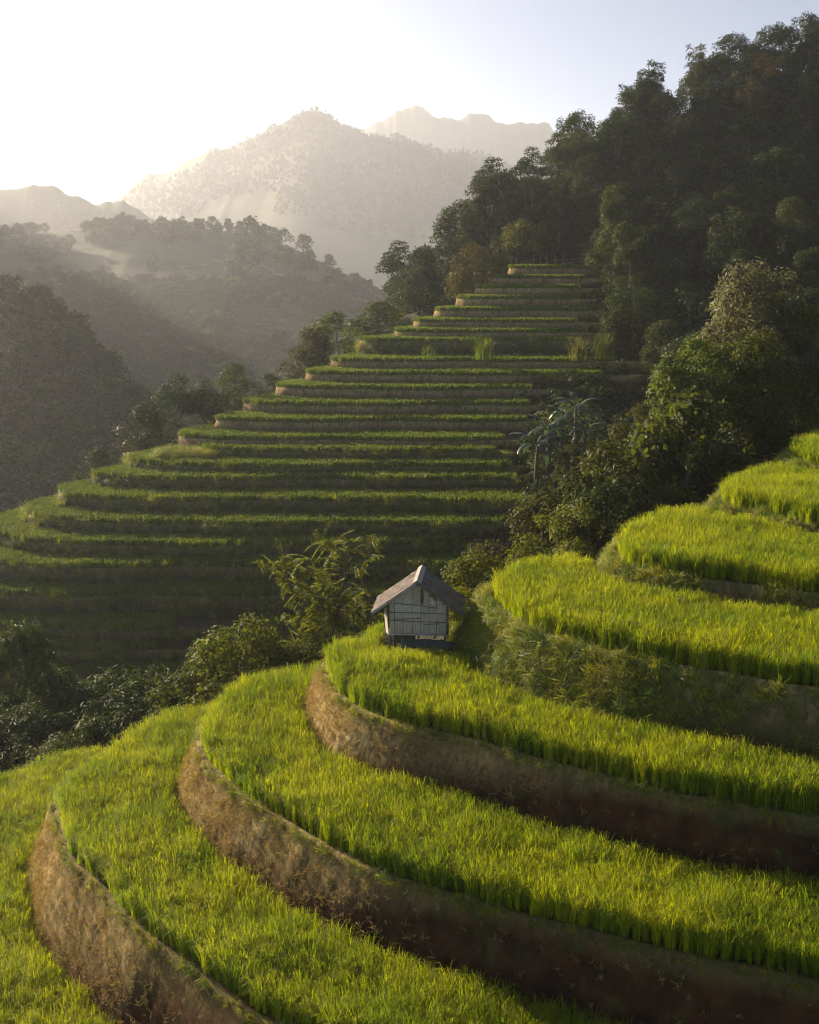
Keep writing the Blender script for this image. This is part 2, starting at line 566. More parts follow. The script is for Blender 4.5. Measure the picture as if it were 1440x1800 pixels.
_gn_cache = {}
def gn_group(coll):
    if coll.name in _gn_cache: return _gn_cache[coll.name]
    g = bpy.data.node_groups.new('scatter_' + coll.name, 'GeometryNodeTree')
    g.interface.new_socket('Geometry', in_out='INPUT', socket_type='NodeSocketGeometry')
    g.interface.new_socket('Geometry', in_out='OUTPUT', socket_type='NodeSocketGeometry')
    gi = g.nodes.new('NodeGroupInput'); go = g.nodes.new('NodeGroupOutput')
    ci = g.nodes.new('GeometryNodeCollectionInfo')
    ci.inputs['Collection'].default_value = coll
    ci.inputs['Separate Children'].default_value = True
    ci.inputs['Reset Children'].default_value = True
    ip = g.nodes.new('GeometryNodeInstanceOnPoints')
    ip.inputs['Pick Instance'].default_value = True
    def attr(nm, ty):
        a = g.nodes.new('GeometryNodeInputNamedAttribute'); a.data_type = ty
        a.inputs['Name'].default_value = nm
        return a.outputs['Attribute']
    er = g.nodes.new('FunctionNodeEulerToRotation')
    L = g.links.new
    L(gi.outputs[0], ip.inputs['Points'])
    L(ci.outputs[0], ip.inputs['Instance'])
    L(attr('idx', 'INT'), ip.inputs['Instance Index'])
    L(attr('rot', 'FLOAT_VECTOR'), er.inputs[0])
    L(er.outputs[0], ip.inputs['Rotation'])
    L(attr('scl', 'FLOAT_VECTOR'), ip.inputs['Scale'])
    L(ip.outputs[0], go.inputs[0])
    _gn_cache[coll.name] = g
    return g

def scatter(name, pts, coll, rng, smin=0.85, smax=1.15, tilt=0.08, label=None, cat=None, group=None, rot=None, wide=1.0, scl=None):
    n = len(pts)
    me = bpy.data.meshes.new(name)
    me.vertices.add(n)
    me.vertices.foreach_set('co', np.asarray(pts, np.float32).ravel())
    a = me.attributes.new('idx', 'INT', 'POINT')
    a.data.foreach_set('value', rng.integers(0, len(coll.objects), n).astype(np.int32))
    if rot is None:
        rot = np.stack([rng.normal(size=n) * tilt, rng.normal(size=n) * tilt, rng.random(n) * 6.283], axis=1)
    a = me.attributes.new('rot', 'FLOAT_VECTOR', 'POINT')
    a.data.foreach_set('vector', rot.astype(np.float32).ravel())
    s = smin + (smax - smin) * rng.random(n) if scl is None else scl
    a = me.attributes.new('scl', 'FLOAT_VECTOR', 'POINT')
    a.data.foreach_set('vector', np.stack([s * wide, s * wide, s], axis=1).astype(np.float32).ravel())
    me.update()
    o = link(name, me)
    md = o.modifiers.new('scatter', 'NODES')
    md.node_group = gn_group(coll)
    tag(o, label, cat, group, 'stuff')
    return o

# ------------------------------------------------------------------ plan outlines
def smooth_line(pts, step):
    """Catmull-Rom through the points, resampled evenly"""
    p = np.asarray(pts, float)
    q = np.vstack([2 * p[0] - p[1], p, 2 * p[-1] - p[-2]])
    out = []
    for i in range(1, len(q) - 2):
        t = np.linspace(0, 1, 24, endpoint=False)[:, None]
        a, b, c, d = q[i - 1], q[i], q[i + 1], q[i + 2]
        out.append(0.5 * ((2 * b) + (c - a) * t + (2 * a - 5 * b + 4 * c - d) * t ** 2 + (3 * b - a - 3 * c + d) * t ** 3))
    out = np.vstack(out + [p[-1:]])
    s = np.concatenate([[0], np.cumsum(np.linalg.norm(np.diff(out, axis=0), axis=1))])
    n = max(3, int(s[-1] / step))
    u = np.linspace(0, s[-1], n)
    r = np.stack([np.interp(u, s, out[:, 0]), np.interp(u, s, out[:, 1])], axis=1)
    k = max(1, int(0.6 / step))                       # round the kinks a little
    for _ in range(2):
        pad = np.vstack([r[:1].repeat(k, 0), r, r[-1:].repeat(k, 0)])
        ker = np.ones(2 * k + 1) / (2 * k + 1)
        r2 = np.stack([np.convolve(pad[:, 0], ker, 'valid'), np.convolve(pad[:, 1], ker, 'valid')], axis=1)
        r2[0], r2[-1] = r[0], r[-1]
        r = r2
    return r

def outward(line):
    t = np.gradient(line, axis=0)
    t = t / np.maximum(np.linalg.norm(t, axis=1, keepdims=True), 1e-9)
    return np.stack([t[:, 1], -t[:, 0]], axis=1)       # right-hand side of the direction of travel

def inside(pts, poly):
    x, y = pts[:, 0], pts[:, 1]
    r = np.zeros(len(pts), bool)
    a = poly; b = np.roll(poly, -1, axis=0)
    for i in range(len(a)):
        x0, y0 = a[i]; x1, y1 = b[i]
        if y0 == y1: continue
        c = ((y0 > y) != (y1 > y))
        if not c.any(): continue
        r ^= c & (x < (x1 - x0) * (y - y0) / (y1 - y0) + x0)
    return r

def dist_to(pts, line):
    r = np.full(len(pts), 1e9)
    for s in range(0, len(pts), 4000):
        q = pts[s:s + 4000]
        r[s:s + 4000] = np.sqrt(((q[:, None, :] - line[None]) ** 2).sum(2).min(1))
    return r

def bank_wall(line, z, h, batter, rows, amp, seed, extra=0.5, rim=0.06, scallop=0.0):
    """battered bank below an edge line; returns verts, faces, rel, and a sampler"""
    n = len(line)
    nr = outward(line)
    prof = [(-0.38, -0.01, 1.0), (-0.16, rim, 1.0), (0.0, rim * 0.8, 1.0)]
    for i in range(1, rows + 1):
        t = i / rows
        prof.append((batter * h * t + 0.10 * math.sin(math.pi * t) * min(1, h / 2), -h * t, 1 - t))
    prof.append((batter * (h + extra), -h - extra, 0.0))
    V, rel = [], []
    for (o, dz, rl) in prof:
        p3 = np.column_stack([line + nr * o, np.full(n, z + dz)])
        if -0.1 <= o:
            q = p3 * np.array((1.1, 1.1, 0.5))
            d = amp * (0.8 * fbm(q, 3, seed) + 0.5 * fbm(p3 * np.array((4.5, 4.5, 1.1)), 2, seed + 9))
            p3[:, :2] += nr * d[:, None]
            p3[:, 2] += amp * 0.5 * vnoise(p3 * 1.7, seed + 5) * (1 if dz > -0.05 else 0.4)
        V.append(p3)
        rel.append(np.full(n, rl))
    m = len(prof)
    V = np.vstack(V); rel = np.concatenate(rel)
    i = np.arange(n - 1)[None] + (np.arange(m - 1) * n)[:, None]
    F = np.stack([i, i + n, i + n + 1, i + 1], axis=-1).reshape(-1, 4)[:, ::-1]
    return V, F, rel

def terrace_object(name, line, closing, z, h, batter, rows, amp, seed, wall_m, label, group=None, rim=0.06, nose=None):
    V, F, rel = bank_wall(line, z, h, batter, rows, amp, seed, rim=rim)
    nw = len(V)
    poly = np.vstack([line - outward(line) * 0.2, closing])
    top = np.column_stack([poly, np.full(len(poly), z - 0.03)])
    faces = [tuple(f) for f in F.tolist()] + [tuple(range(nw, nw + len(poly)))]
    me = mesh_np(name, np.vstack([V, top]), faces, (wall_m, M['mud']), False, [0] * len(F) + [1])
    sm = np.ones(len(me.polygons), bool); sm[-1] = False
    me.polygons.foreach_set('use_smooth', sm)
    a = me.attributes.new('rel', 'FLOAT', 'POINT')
    r = np.concatenate([rel, np.zeros(len(poly))]).astype(np.float32)
    assert len(r) == len(me.vertices)
    a.data.foreach_set('value', r)
    if nose is not None:                             # straw nose, darker earth further on: the fade also paints in light and shade
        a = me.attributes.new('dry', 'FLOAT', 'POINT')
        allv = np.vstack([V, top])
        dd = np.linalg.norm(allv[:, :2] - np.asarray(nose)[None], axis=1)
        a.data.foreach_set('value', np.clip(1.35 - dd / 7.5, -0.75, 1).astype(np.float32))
    o = link(name, me)
    tag(o, label, 'rice terrace', group, 'structure')
    return o

# ------------------------------------------------------------------ foreground terraces (edge lines measured on their own levels)
RH = 0.85
FG = [
 dict(z=-7.8, front=None, plan=[(60, 62), (20, 56), (-8, 55.5)], back=[(165, 1310), (75, 1328), (0, 1355)], tail=[(-27, 47.5), (-36, 40), (-38, 28), (-28, 16), (-8, 8), (20, 4), (60, 2)],
      h=3.0, wall='bank', grassy=0),
 dict(z=-4.6, plan=[(60, 66), (25, 58), (2, 56), (-5, 54.5)], back=[(350, 1240), (300, 1243), (250, 1265), (200, 1300), (125, 1345), (97, 1378)],
      front=[(89, 1408), (111, 1483), (119, 1511), (167, 1561), (239, 1633), (311, 1683), (389, 1744), (461, 1794)], tail=[(0.5, 27.3), (7, 24.6), (16, 22.6), (32, 21), (60, 20)],
      h=3.2, wall='bank', grassy=0),
 dict(z=-2.2, plan=[(60, 67), (25, 59), (6, 56), (-1, 54)], back=[(555, 1168), (480, 1170), (430, 1185), (380, 1220), (357, 1250)],
      front=[(344, 1300), (356, 1333), (400, 1383), (472, 1433), (556, 1483), (667, 1539), (800, 1577), (920, 1613), (1080, 1652), (1220, 1688), (1440, 1732)], tail=[(14, 24.4), (26, 22.6), (60, 21)],
      h=2.4, wall='bank', grassy=0),
 dict(z=0.0, plan=[(60, 70), (25, 61), (8, 54.5), (2.5, 52.8), (-0.6, 51.6), (-1.9, 49.6)], back=[(635, 1107), (595, 1112), (572, 1133)],
      front=[(565, 1165), (584, 1215), (607, 1239), (640, 1257), (720, 1280), (820, 1302), (940, 1337), (1040, 1362), (1170, 1397), (1290, 1417), (1440, 1442)], tail=[(20, 30.2), (34, 28.5), (60, 27)],
      h=2.2, wall='bank', grassy=0),
 dict(z=2.4, plan=[(60, 72), (28, 62), (18, 57.5), (11.5, 54.5)], back=[(1065, 985), (1000, 972), (945, 980), (885, 1000), (862, 1018)],
      front=[(857, 1037), (870, 1068), (920, 1105), (980, 1125), (1070, 1150), (1170, 1170), (1290, 1190), (1440, 1213)], tail=[(21, 34.2), (34, 32), (60, 30)],
      h=2.4, wall='bank_grassy', grassy=1),
 dict(z=3.6, plan=[(60, 76), (30, 67), (20, 61)], back=[(1220, 885), (1170, 895), (1115, 908), (1090, 932)],
      front=[(1078, 968), (1085, 990), (1120, 1003), (1200, 1016), (1320, 1030), (1440, 1046)], tail=[(22, 41.5), (36, 40), (60, 39)],
      h=1.2, wall='bank_grassy', grassy=1),
 dict(z=4.5, plan=[(60, 82), (36, 77), (27, 71)], back=[(1350, 815), (1300, 827), (1270, 848)],
      front=[(1256, 880), (1275, 892), (1320, 900), (1380, 913), (1440, 926)], tail=[(25, 49.5), (38, 48), (60, 47)],
      h=0.9, wall='bank_grassy', grassy=1),
 dict(z=5.4, plan=[(60, 86), (40, 82)], back=[(1470, 753), (1440, 758), (1400, 768), (1385, 778)],
      front=[(1378, 800), (1392, 812), (1440, 822)], tail=[(27, 59.5), (38, 57), (60, 55)],
      h=0.9, wall='bank_grassy', grassy=1),
]
FG_LABEL = [
 'lowest rice terrace floor in the bottom left corner with no bank in view',
 'rice terrace with the tall straw coloured bank that starts at the left edge',
 'rice terrace one step below the hut, its bank curving to the bottom right',
 'rice terrace with the hut at its back edge',
 'grassy banked rice terrace rising just right of the hut',
 'second rice terrace up from the hut on the right side, with a yellow lit nose',
 'third rice terrace up from the hut, near the right edge below the topmost',
 'topmost sunlit rice terrace at the right edge under the dark trees',
]
rngF = np.random.default_rng(5)
for k, T in enumerate(FG):
    pts = [np.array(p, float) for p in T['plan']]
    pts += [G(px, py, T['z'] + RH)[:2] for px, py in T['back']]
    if T['front']: pts += [G(px, py, T['z'])[:2] for px, py in T['front']]
    pts += [np.array(p, float) for p in T['tail']]
    T['line'] = smooth_line(pts, 0.22)
    wob = fbm(np.column_stack([T['line'] * 0.35, np.full(len(T['line']), k * 7.3)]), 2, 3) * 0.10
    T['line'] = T['line'] + outward(T['line']) * wob[:, None]
    T['poly'] = T['line']
    cl = np.array([(62, T['line'][-1][1]), (62, T['line'][0][1])])
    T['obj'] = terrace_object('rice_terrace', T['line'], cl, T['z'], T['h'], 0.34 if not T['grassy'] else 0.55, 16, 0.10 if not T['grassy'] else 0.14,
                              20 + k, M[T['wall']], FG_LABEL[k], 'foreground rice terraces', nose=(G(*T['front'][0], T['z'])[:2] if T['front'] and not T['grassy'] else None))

RICE_LABEL = [
 'green rice on the lowest terrace in the bottom left corner',
 'yellow green rice on the terrace that sweeps from the left edge to the bottom',
 'rice filling the curved terrace just below the hut terrace',
 'rice growing right in front of the hut',
 'rice on the grassy banked terrace right of the hut',
 'rice on the yellow lit terrace second up from the hut',
 'rice on the narrow terrace below the topmost one at the right edge',
 'rice on the topmost sunlit terrace at the right edge',
]
def jitter_grid(x0, x1, y0, y1, s, rng, j=0.28):
    gx, gy = np.meshgrid(np.arange(x0, x1, s), np.arange(y0, y1, s))
    p = np.column_stack([gx.ravel(), gy.ravel()])
    return p + rng.normal(size=p.shape) * s * j

HUT = np.array((0.40, 47.75))
HUT_Z = 0.62
HUT_RZ = R(-5)
for k, T in enumerate(FG):
    z = T['z']
    s = 0.175 if k < 5 else 0.20
    lo, hi = T['line'].min(0), T['line'].max(0)
    p = jitter_grid(max(lo[0], -36), min(hi[0], 38), max(lo[1], 16), min(hi[1], 80), s, rngF)
    px, py = project(np.column_stack([p, np.full(len(p), z + 0.5)]))
    p = p[(px > -650) & (px < 2050) & (py < 2350)]
    p = p[inside(p, T['line'])]
    p = p[dist_to(p, T['line']) > 0.20]
    if k + 1 < len(FG):
        U = FG[k + 1]
        near = inside(p, U['line']) | (dist_to(p, U['line']) < U['h'] * (0.34 if not U['grassy'] else 0.55) + 0.22)
        p = p[~near]
    if k == 3:                                            # the hut's own patch and the path behind it
        q = p - HUT
        keep = ~((np.abs(q[:, 0]) < 1.55) & (q[:, 1] > -1.25)) & ~((p[:, 0] > -0.5) & (p[:, 1] > 49.6))
        p = p[keep]
    hgt = 1.0 + 0.10 * fbm(np.column_stack([p * 0.5, np.zeros(len(p))]), 2, 40 + k)
    sc = hgt * (0.80 + 0.36 * rngF.random(len(p)))
    if k == 3:
        dh = np.hypot(np.maximum(0, np.abs(p[:, 0] - HUT[0]) - 1.3), np.maximum(0, HUT[1] - 1.0 - p[:, 1]))
        sc = sc * np.clip(0.62 + 0.14 * dh, 0, 1)
    o = scatter('rice_plants', np.column_stack([p, np.full(len(p), z)]), RICE, rngF, tilt=0.10, label=RICE_LABEL[k], cat='rice', group='rice on the foreground terraces', scl=sc, wide=1.0)
    print('rice', k, len(p))

# stubble on the cut banks, long grass on the grassy ones
def bank_points(line, z, h, batter, dens, rng, frame=True, t0=0.0, t1=1.0):
    seg = np.linalg.norm(np.diff(line, axis=0), axis=1)
    nr = outward(line)
    n = int(seg.sum() * h * dens)
    i = rng.choice(len(seg), n, p=seg / seg.sum())
    u = rng.random(n)[:, None]
    b = line[i] * (1 - u) + line[i + 1] * u
    t = t0 + (t1 - t0) * rng.random(n)
    off = batter * h * t + 0.10 * np.sin(np.pi * t) * min(1, h / 2)
    p = np.column_stack([b + nr[i] * off[:, None], z - h * t])
    if frame:
        px, py = project(p)
        k = (px > -500) & (px < 1950) & (py < 2200)
        # only banks that turn towards the viewer
        view = -p[:, :2] / np.linalg.norm(p[:, :2], axis=1, keepdims=True)
        k &= (nr[i] * view).sum(1) > -0.45
        p, i, t = p[k], i[k], t[k]
    return p, nr[i], t

def outward_rot(nr, rng, lean, spread=0.35):
    """euler that tips a tuft outwards along nr by lean radians, after a random spin"""
    n = len(nr)
    rx = np.full(n, lean) + rng.normal(size=n) * spread
    rz = np.arctan2(nr[:, 0], -nr[:, 1]) + rng.normal(size=n) * 0.6
    return np.stack([rx, rng.normal(size=n) * 0.2, rz], axis=1)

STRAW_LABEL = {1: 'dry cut stubble on the bank at the left edge', 2: 'dry stubble on the bank one step below the hut terrace', 3: 'dry stubble on the bank directly below the hut terrace'}
for k in (1, 2, 3):
    T = FG[k]
    p, nr, t = bank_points(T['line'], T['z'], T['h'], 0.34, 95, rngF)
    nz_ = np.linalg.norm(p[:, :2] - G(*T['front'][0], T['z'])[None, :2], axis=1)
    keep = rngF.random(len(p)) < np.clip(1.3 - nz_ / 11.0, 0.05, 1) * (0.30 + 0.70 * (1 - t)) * (0.5 + 0.9 * np.clip(0.5 + fbm(p * 0.6, 2, 77), 0, 1))
    p, nr = p[keep], nr[keep]
    scatter('bank_stubble', p, STRAW, rngF, 0.35, 0.95, label=STRAW_LABEL[k], cat='stubble', group='stubble on the earth banks', rot=outward_rot(nr, rngF, 1.7, 0.5))
    p, nr, t = bank_points(T['line'], T['z'] + 0.04, 0.2, 0.34, 45, rngF)
    scatter('rim_grass', p, GRASS, rngF, 0.22, 0.6, label='short grass along the rim of ' + FG_LABEL[k][:0] + ['', 'the bank at the left edge', 'the bank one step below the hut', 'the bank directly below the hut'][k], cat='grass', group='grass on bank rims', rot=outward_rot(nr, rngF, 0.7, 0.5))
GRASS_LABEL = {4: 'long grass hanging down the big bank right of the hut', 5: 'yellow lit grass on the bank second up from the hut', 6: 'grass on the low bank below the topmost terrace', 7: 'golden grass under the topmost terrace at the right edge'}
for k in (4, 5, 6, 7):
    T = FG[k]
    p, nr, t = bank_points(T['line'], T['z'], T['h'], 0.55, 60, rngF)
    cover = np.clip(0.55 + 0.8 * fbm(p * 0.5, 3, 60 + k), 0, 1) * (1.15 - 0.75 * t) 
    if k > 4: cover = cover * 0.35 + 0.8 * (p[:, 0] < T['line'][:, 0].min() + 2.2)
    if k == 4: cover = cover * 0.75 + 1.1 * np.clip((8.5 - p[:, 0]) / 3.0, 0, 1)
    keep = rngF.random(len(p)) < cover
    p, nr = p[keep], nr[keep]
    scatter('bank_grass', p, GRASS, rngF, 0.4, 0.95, label=GRASS_LABEL[k], cat='grass', group='grass on the banks right of the hut', rot=outward_rot(nr, rngF, 0.75, 0.4))

# ------------------------------------------------------------------ the far terraced hill
FAR = [  # nose x, nose y, front y (rice foot), right end x
 (895, 458, 472, 1045), (862, 478, 490, 1025), (836, 496, 507, 1020), (803, 514, 526, 1020), (765, 535, 547, 1035), (728, 555, 567, 1015),
 (695, 574, 585, 1030), (632, 597, 601, 1020), (584, 627, 637, 1030), (540, 650, 660, 1060), (487, 675, 685, 935), (430, 702, 714, 930),
 (380, 728, 743, 925), (318, 752, 775, 885), (345, 779, 795, 870), (228, 795, 822, 900), (168, 822, 846, 905), (110, 848, 882, 935),
 (60, 876, 922, 890), (0, 900, 960, 815), (-70, 925, 1000, 820), (-130, 960, 1050, 800), (-200, 1000, 1105, 680), (-240, 1040, 1143, 680),
 (-280, 1080, 1186, 660), (-300, 1120, 1240, 640)]
_dy = [(455, 171), (518, 158), (578, 148), (655, 134), (732, 122), (812, 111), (870, 104), (942, 97.5), (1000, 93), (1080, 88.5), (1165, 84.5), (1260, 80)]
def d_of_y(y): return float(np.interp(y, [a for a, _ in _dy], [b for _, b in _dy]))
rngH = np.random.default_rng(8)
levels = []
for k, (xn, yn, yf, xr) in enumerate(FAR):
    d = d_of_y(yf)
    z = P(720, yf, d)[2]
    levels.append([xn, yn, yf, xr, d, z])
for k, L in enumerate(levels):
    xn, yn, yf, xr, d, z = L
    zt = z + 0.6
    if k >= 12:
        ry = float(np.clip(G(xn, yn, zt)[1] - d, 3.0, 13.0))
    else:
        ry = 3.0 + 0.15 * k
    rx = 3.2 + 0.75 * k if k < 14 else 13.0 + 0.6 * (k - 14)
    X = (xn - 720) / FPX * ((d + ry) * CP - (z - CAM_Z) * SP)
    xm = X + rx
    ang = np.linspace(0, np.pi / 2, 9)[::-1]
    ex = 0.75
    nose = [(xm - rx * abs(math.cos(a)) ** 0.9 if False else xm - rx * math.sin(b) ** ex, d + ry - ry * math.cos(b) ** ex) for a, b in zip(ang, np.linspace(np.pi / 2, 0, 9))]
    back = [(X + 34, d + ry + 34), (X + 10, d + ry + 13), (X + 2.2, d + ry + 4.0)]
    xr_w = (xr - 720) / FPX * (d * CP - (z - CAM_Z) * SP)
    L.append(xr_w)
    fr = [(x, d + 0.7 * math.sin(x * 0.11 + k * 1.7) + 0.4 * math.sin(x * 0.37 + k * 2.3)) for x in np.arange(xm + 3, xr_w + 8, 3.0)]
    line = smooth_line([np.array(p) for p in back + nose + fr], 0.5)
    L.append(line)
    L.append((X, d + ry))
    h = (z - levels[k + 1][5]) if k + 1 < len(levels) else 2.0
    L.append(h)
    green = k >= 14 or k == 7
    lab = 'terrace step %s of the far terraced hill' % ['with sunlit edge at the very top', 'high', 'middle', 'low', 'bottom'][0 if k == 0 else 1 if k < 8 else 2 if k < 16 else 3 if k < 21 else 4]
    cl = np.array([(line[-1][0] + 0.5, line[-1][1] + 0.1), (line[-1][0] + 0.5, line[0][1])])
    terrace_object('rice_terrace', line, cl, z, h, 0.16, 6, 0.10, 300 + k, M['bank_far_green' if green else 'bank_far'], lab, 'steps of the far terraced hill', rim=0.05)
for k, L in enumerate(levels):
    xn, yn, yf, xr, d, z, xr_w, line, npt, h = L
    s = 0.34
    lo = line.min(0)
    depth = 9.0 if k >= 12 else 6.0
    p = jitter_grid(max(lo[0], -75), xr_w, d - 1, d + 18, s, rngH)
    px, py = project(np.column_stack([p, np.full(len(p), z)]))
    p = p[(px > -500) & (px < 1200)]
    p = p[inside(p, line)]
    if k > 0:
        p = p[~inside(p, levels[k - 1][7])]
        p = p[dist_to(p, levels[k - 1][7]) > 0.3]
    de = dist_to(p, line)
    p = p[(de > 0.12) & (de < depth)]
    if k == 14: p = p[p[:, 0] > npt[0] + 1.0]
    if k in (22, 23, 24):                               # these low strips stop short in the middle
        qx, _ = project(np.column_stack([p, np.full(len(p), z)]))
        p = p[(qx < [300, 275, 335][k - 22] + rngH.normal(size=len(p)) * 3) | (qx > [460, 470, 640][k - 22])]
    lab = 'short rice on the %s steps of the far terraced hill' % ['top', 'high', 'middle', 'low', 'bottom'][0 if k == 0 else 1 if k < 8 else 2 if k < 16 else 3 if k < 21 else 4]
    scatter('far_rice', np.column_stack([p, np.full(len(p), z)]), RICE_FAR, rngH, 0.85, 1.2, 0.12, lab, 'rice', 'rice on the far terraced hill', wide=1.15)
    if k >= 14 or k == 7:
        q, nr, t = bank_points(line, z, h, 0.16, 1.6, rngH, True)
        scatter('far_bank_grass', q, GRASS, rngH, 0.8, 1.6, label='rough grass on the %s banks of the far terraced hill' % ('high' if k == 7 else 'low'), cat='grass', group='grass on the far banks', rot=outward_rot(nr, rngH, 0.9, 0.4))

# ------------------------------------------------------------------ terrain: valley, gully and forest slope
ctrl = []
def cp(*p): ctrl.append(tuple(float(c) for c in p))
for p in [(-45, 0, -14), (0, 0, -15), (45, 0, -14), (0, 25, -13), (-30, 30, -12.5), (30, 28, -11), (60, 25, -9), (-20, 40, -12), (10, 42, -6), (30, 50, -3), (60, 60, 1),
          (-22, 55.5, -11), (-10, 57.5, -8.6), (-4, 58, -5.6), (0, 56.5, -3.2), (5, 57.5, -2.0), (10, 59, 0.0), (16, 63, 1.0), (22, 67, 1.8), (30, 76, 3.0), (45, 84, 6), (65, 88, 10),
          (-45, 60, -15), (-40, 72, -17), (-20, 71, -15.5), (-5, 71, -12.5), (5, 72, -9), (15, 75, -4.5), (26, 80, 0), (0, -40, -15), (-60, 20, -16), (-70, -40, -18), (80, -40, -10), (90, 40, 2)]:
    cp(*p)
for k, L in enumerate(levels):
    xn, yn, yf, xr, d, z, xr_w, line, npt, h = L
    if k % 2 == 0:
        for x in np.linspace(npt[0] + 6, xr_w - 2, 3):
            cp(x, d + 4, z - 3.2)
        cp(npt[0] - 1.5, npt[1] + 1, z - 4.0)
        cp(npt[0] - 10, npt[1] + 4, z - 10.5)
        cp(npt[0] - 24, npt[1] + 6, z - 17)
        cp(xr_w + 2.5, d + 1.0, z + 0.1)
for a in [(1000, 1000, 86, 3), (960, 860, 100, 2), (1000, 760, 112, 3), (1040, 690, 124, 3), (1100, 640, 138, 3), (1090, 540, 152, 4), (1080, 480, 168, 4),
          (1100, 760, 106, 3), (1200, 660, 122, 6), (1300, 570, 132, 8), (1440, 530, 128, 8), (1600, 500, 125, 8), (1150, 520, 153, 8), (1300, 410, 158, 8), (1440, 390, 153, 8), (1600, 370, 150, 8),
          (1200, 310, 178, 8), (1440, 250, 174, 8), (1600, 200, 172, 8), (1250, 95, 200, 8.5), (1440, 52, 200, 8.5), (1620, 10, 200, 8), (1110, 175, 198, 8.0), (1000, 250, 192, 8), (900, 335, 188, 7.5),
          (830, 370, 186, 7.5), (740, 455, 184, 6.5), (670, 545, 182, 6.5), (610, 590, 170, 6), (900, 430, 178, 5), (980, 400, 178, 6)]:
    cp(*P(*a))
for p in [(-5, 240, -12), (40, 240, 30), (100, 245, 48), (150, 210, 62), (150, 100, 28), (150, 40, 12), (-60, 130, -24), (-85, 180, -30), (-48, 160, -20), (-30, 200, -16), (-90, 240, -32), (-90, 90, -20), (-95, 40, -18)]:
    cp(*p)
C = np.array(ctrl)
def tps(r2): return 0.5 * r2 * np.log(r2 + 1e-6)
def solve_rbf(C, lam=2.0):
    n = len(C)
    r2 = ((C[:, None, :2] - C[None, :, :2]) ** 2).sum(2)
    K = tps(r2) + np.eye(n) * lam * 10
    Q = np.column_stack([np.ones(n), C[:, :2]])
    A = np.block([[K, Q], [Q.T, np.zeros((3, 3))]])
    return np.linalg.solve(A, np.concatenate([C[:, 2], np.zeros(3)]))
W = solve_rbf(C)
def height(xy):
    xy = np.asarray(xy, float).reshape(-1, 2)
    out = np.empty(len(xy))
    for s in range(0, len(xy), 5000):
        q = xy[s:s + 5000]
        r2 = ((q[:, None] - C[None, :, :2]) ** 2).sum(2)
        out[s:s + 5000] = tps(r2) @ W[:len(C)] + W[len(C)] + q @ W[len(C) + 1:]
    out += 0.5 * fbm(np.column_stack([xy * 0.12, np.zeros(len(xy))]), 3, 11)
    return out
gx = np.arange(-95, 151, 1.5); gy = np.arange(-42, 246, 1.5)
XX, YY = np.meshgrid(gx, gy)
xy = np.column_stack([XX.ravel(), YY.ravel()])
ZZ = height(xy)
i = (np.arange(len(gx) - 1)[None] + (np.arange(len(gy) - 1) * len(gx))[:, None])
F = np.stack([i, i + 1, i + 1 + len(gx), i + len(gx)], axis=-1).reshape(-1, 4)
valley = link('valley_ground', mesh_np('valley_ground', np.column_stack([xy, ZZ]), F, (M['ground'],), True))
tag(valley, 'dark overgrown ground of the valley and the forest slope', 'ground', None, 'structure')
# the sheet that carries everything out to the horizon
base = link('valley_floor', mesh_np('valley_floor', [(-2950, -260, -46), (2950, -260, -46), (2950, 3950, -46), (-2950, 3950, -46)], np.array([[0, 1, 2, 3]]), (M['hill_near'],)))
tag(base, 'far valley floor running out under the hazy hills', 'ground', None, 'structure')

# ------------------------------------------------------------------ hazy hills
def hill(name, crest, run, back, nu, nv, amp, seed, mat, label, foot=-44.0, prof=1.15, steps=None, freq=0.01, ragged=1.0):
    cr = np.array([c[1:] if c[0] == 'w' else P(*c) for c in crest])
    s = np.concatenate([[0], np.cumsum(np.linalg.norm(np.diff(cr[:, :2], axis=0), axis=1))])
    u = np.linspace(0, s[-1], nu)
    c = np.column_stack([np.interp(u, s, cr[:, j]) for j in range(3)])
    ker = np.ones(2 * max(1, nu // 150) + 1); ker /= ker.sum()
    kk = len(ker) // 2
    for j in range(3):
        c[:, j] = np.convolve(np.pad(c[:, j], kk, 'edge'), ker, 'valid')
    t = np.linspace(-0.55, 1.0, nv)
    c[:, 2] += 0.010 * c[:, 1] * fbm(np.column_stack([u * freq * 4, np.zeros(nu), np.zeros(nu)]), 4, seed + 17, 0.6) * 0.5 * ragged
    A, B = np.meshgrid(np.arange(nu), t)
    cx, cy, cz = c[A.ravel(), 0], c[A.ravel(), 1], c[A.ravel(), 2]
    tt = B.ravel()
    front = tt >= 0
    x = cx * np.where(front, 1 - 0.12 * tt, 1 - 0.1 * tt)
    y = cy - np.where(front, tt * run, tt / 0.55 * back)
    fall = np.where(front, tt ** prof, (-tt / 0.55) ** 1.3)
    z = cz + (foot - cz) * fall
    q = np.column_stack([x * freq, y * freq * 0.5, z * freq * 0.4])
    nz = fbm(q, 5, seed, 0.5)
    rid = 1 - np.abs(fbm(np.column_stack([x * freq * 0.8, y * freq * 0.2, np.zeros_like(x)]), 3, seed + 3))
    fade = np.clip(np.abs(tt) * 5, 0.12, 1)
    y = y + (nz * 0.9 + rid * 0.8) * amp * fade
    z = z + nz * amp * 0.35 * fade
    if steps is not None: z = steps(x, y, z)
    V = np.column_stack([x, y, z])
    i = (np.arange(nu - 1)[None] + (np.arange(nv - 1) * nu)[:, None])
    F = np.stack([i, i + nu, i + nu + 1, i + 1], axis=-1).reshape(-1, 4)
    o = link(name, mesh_np(name, V, F, (mat,), steps is None))
    tag(o, label, 'hill', None, 'structure')
    return V.reshape(nv, nu, 3)

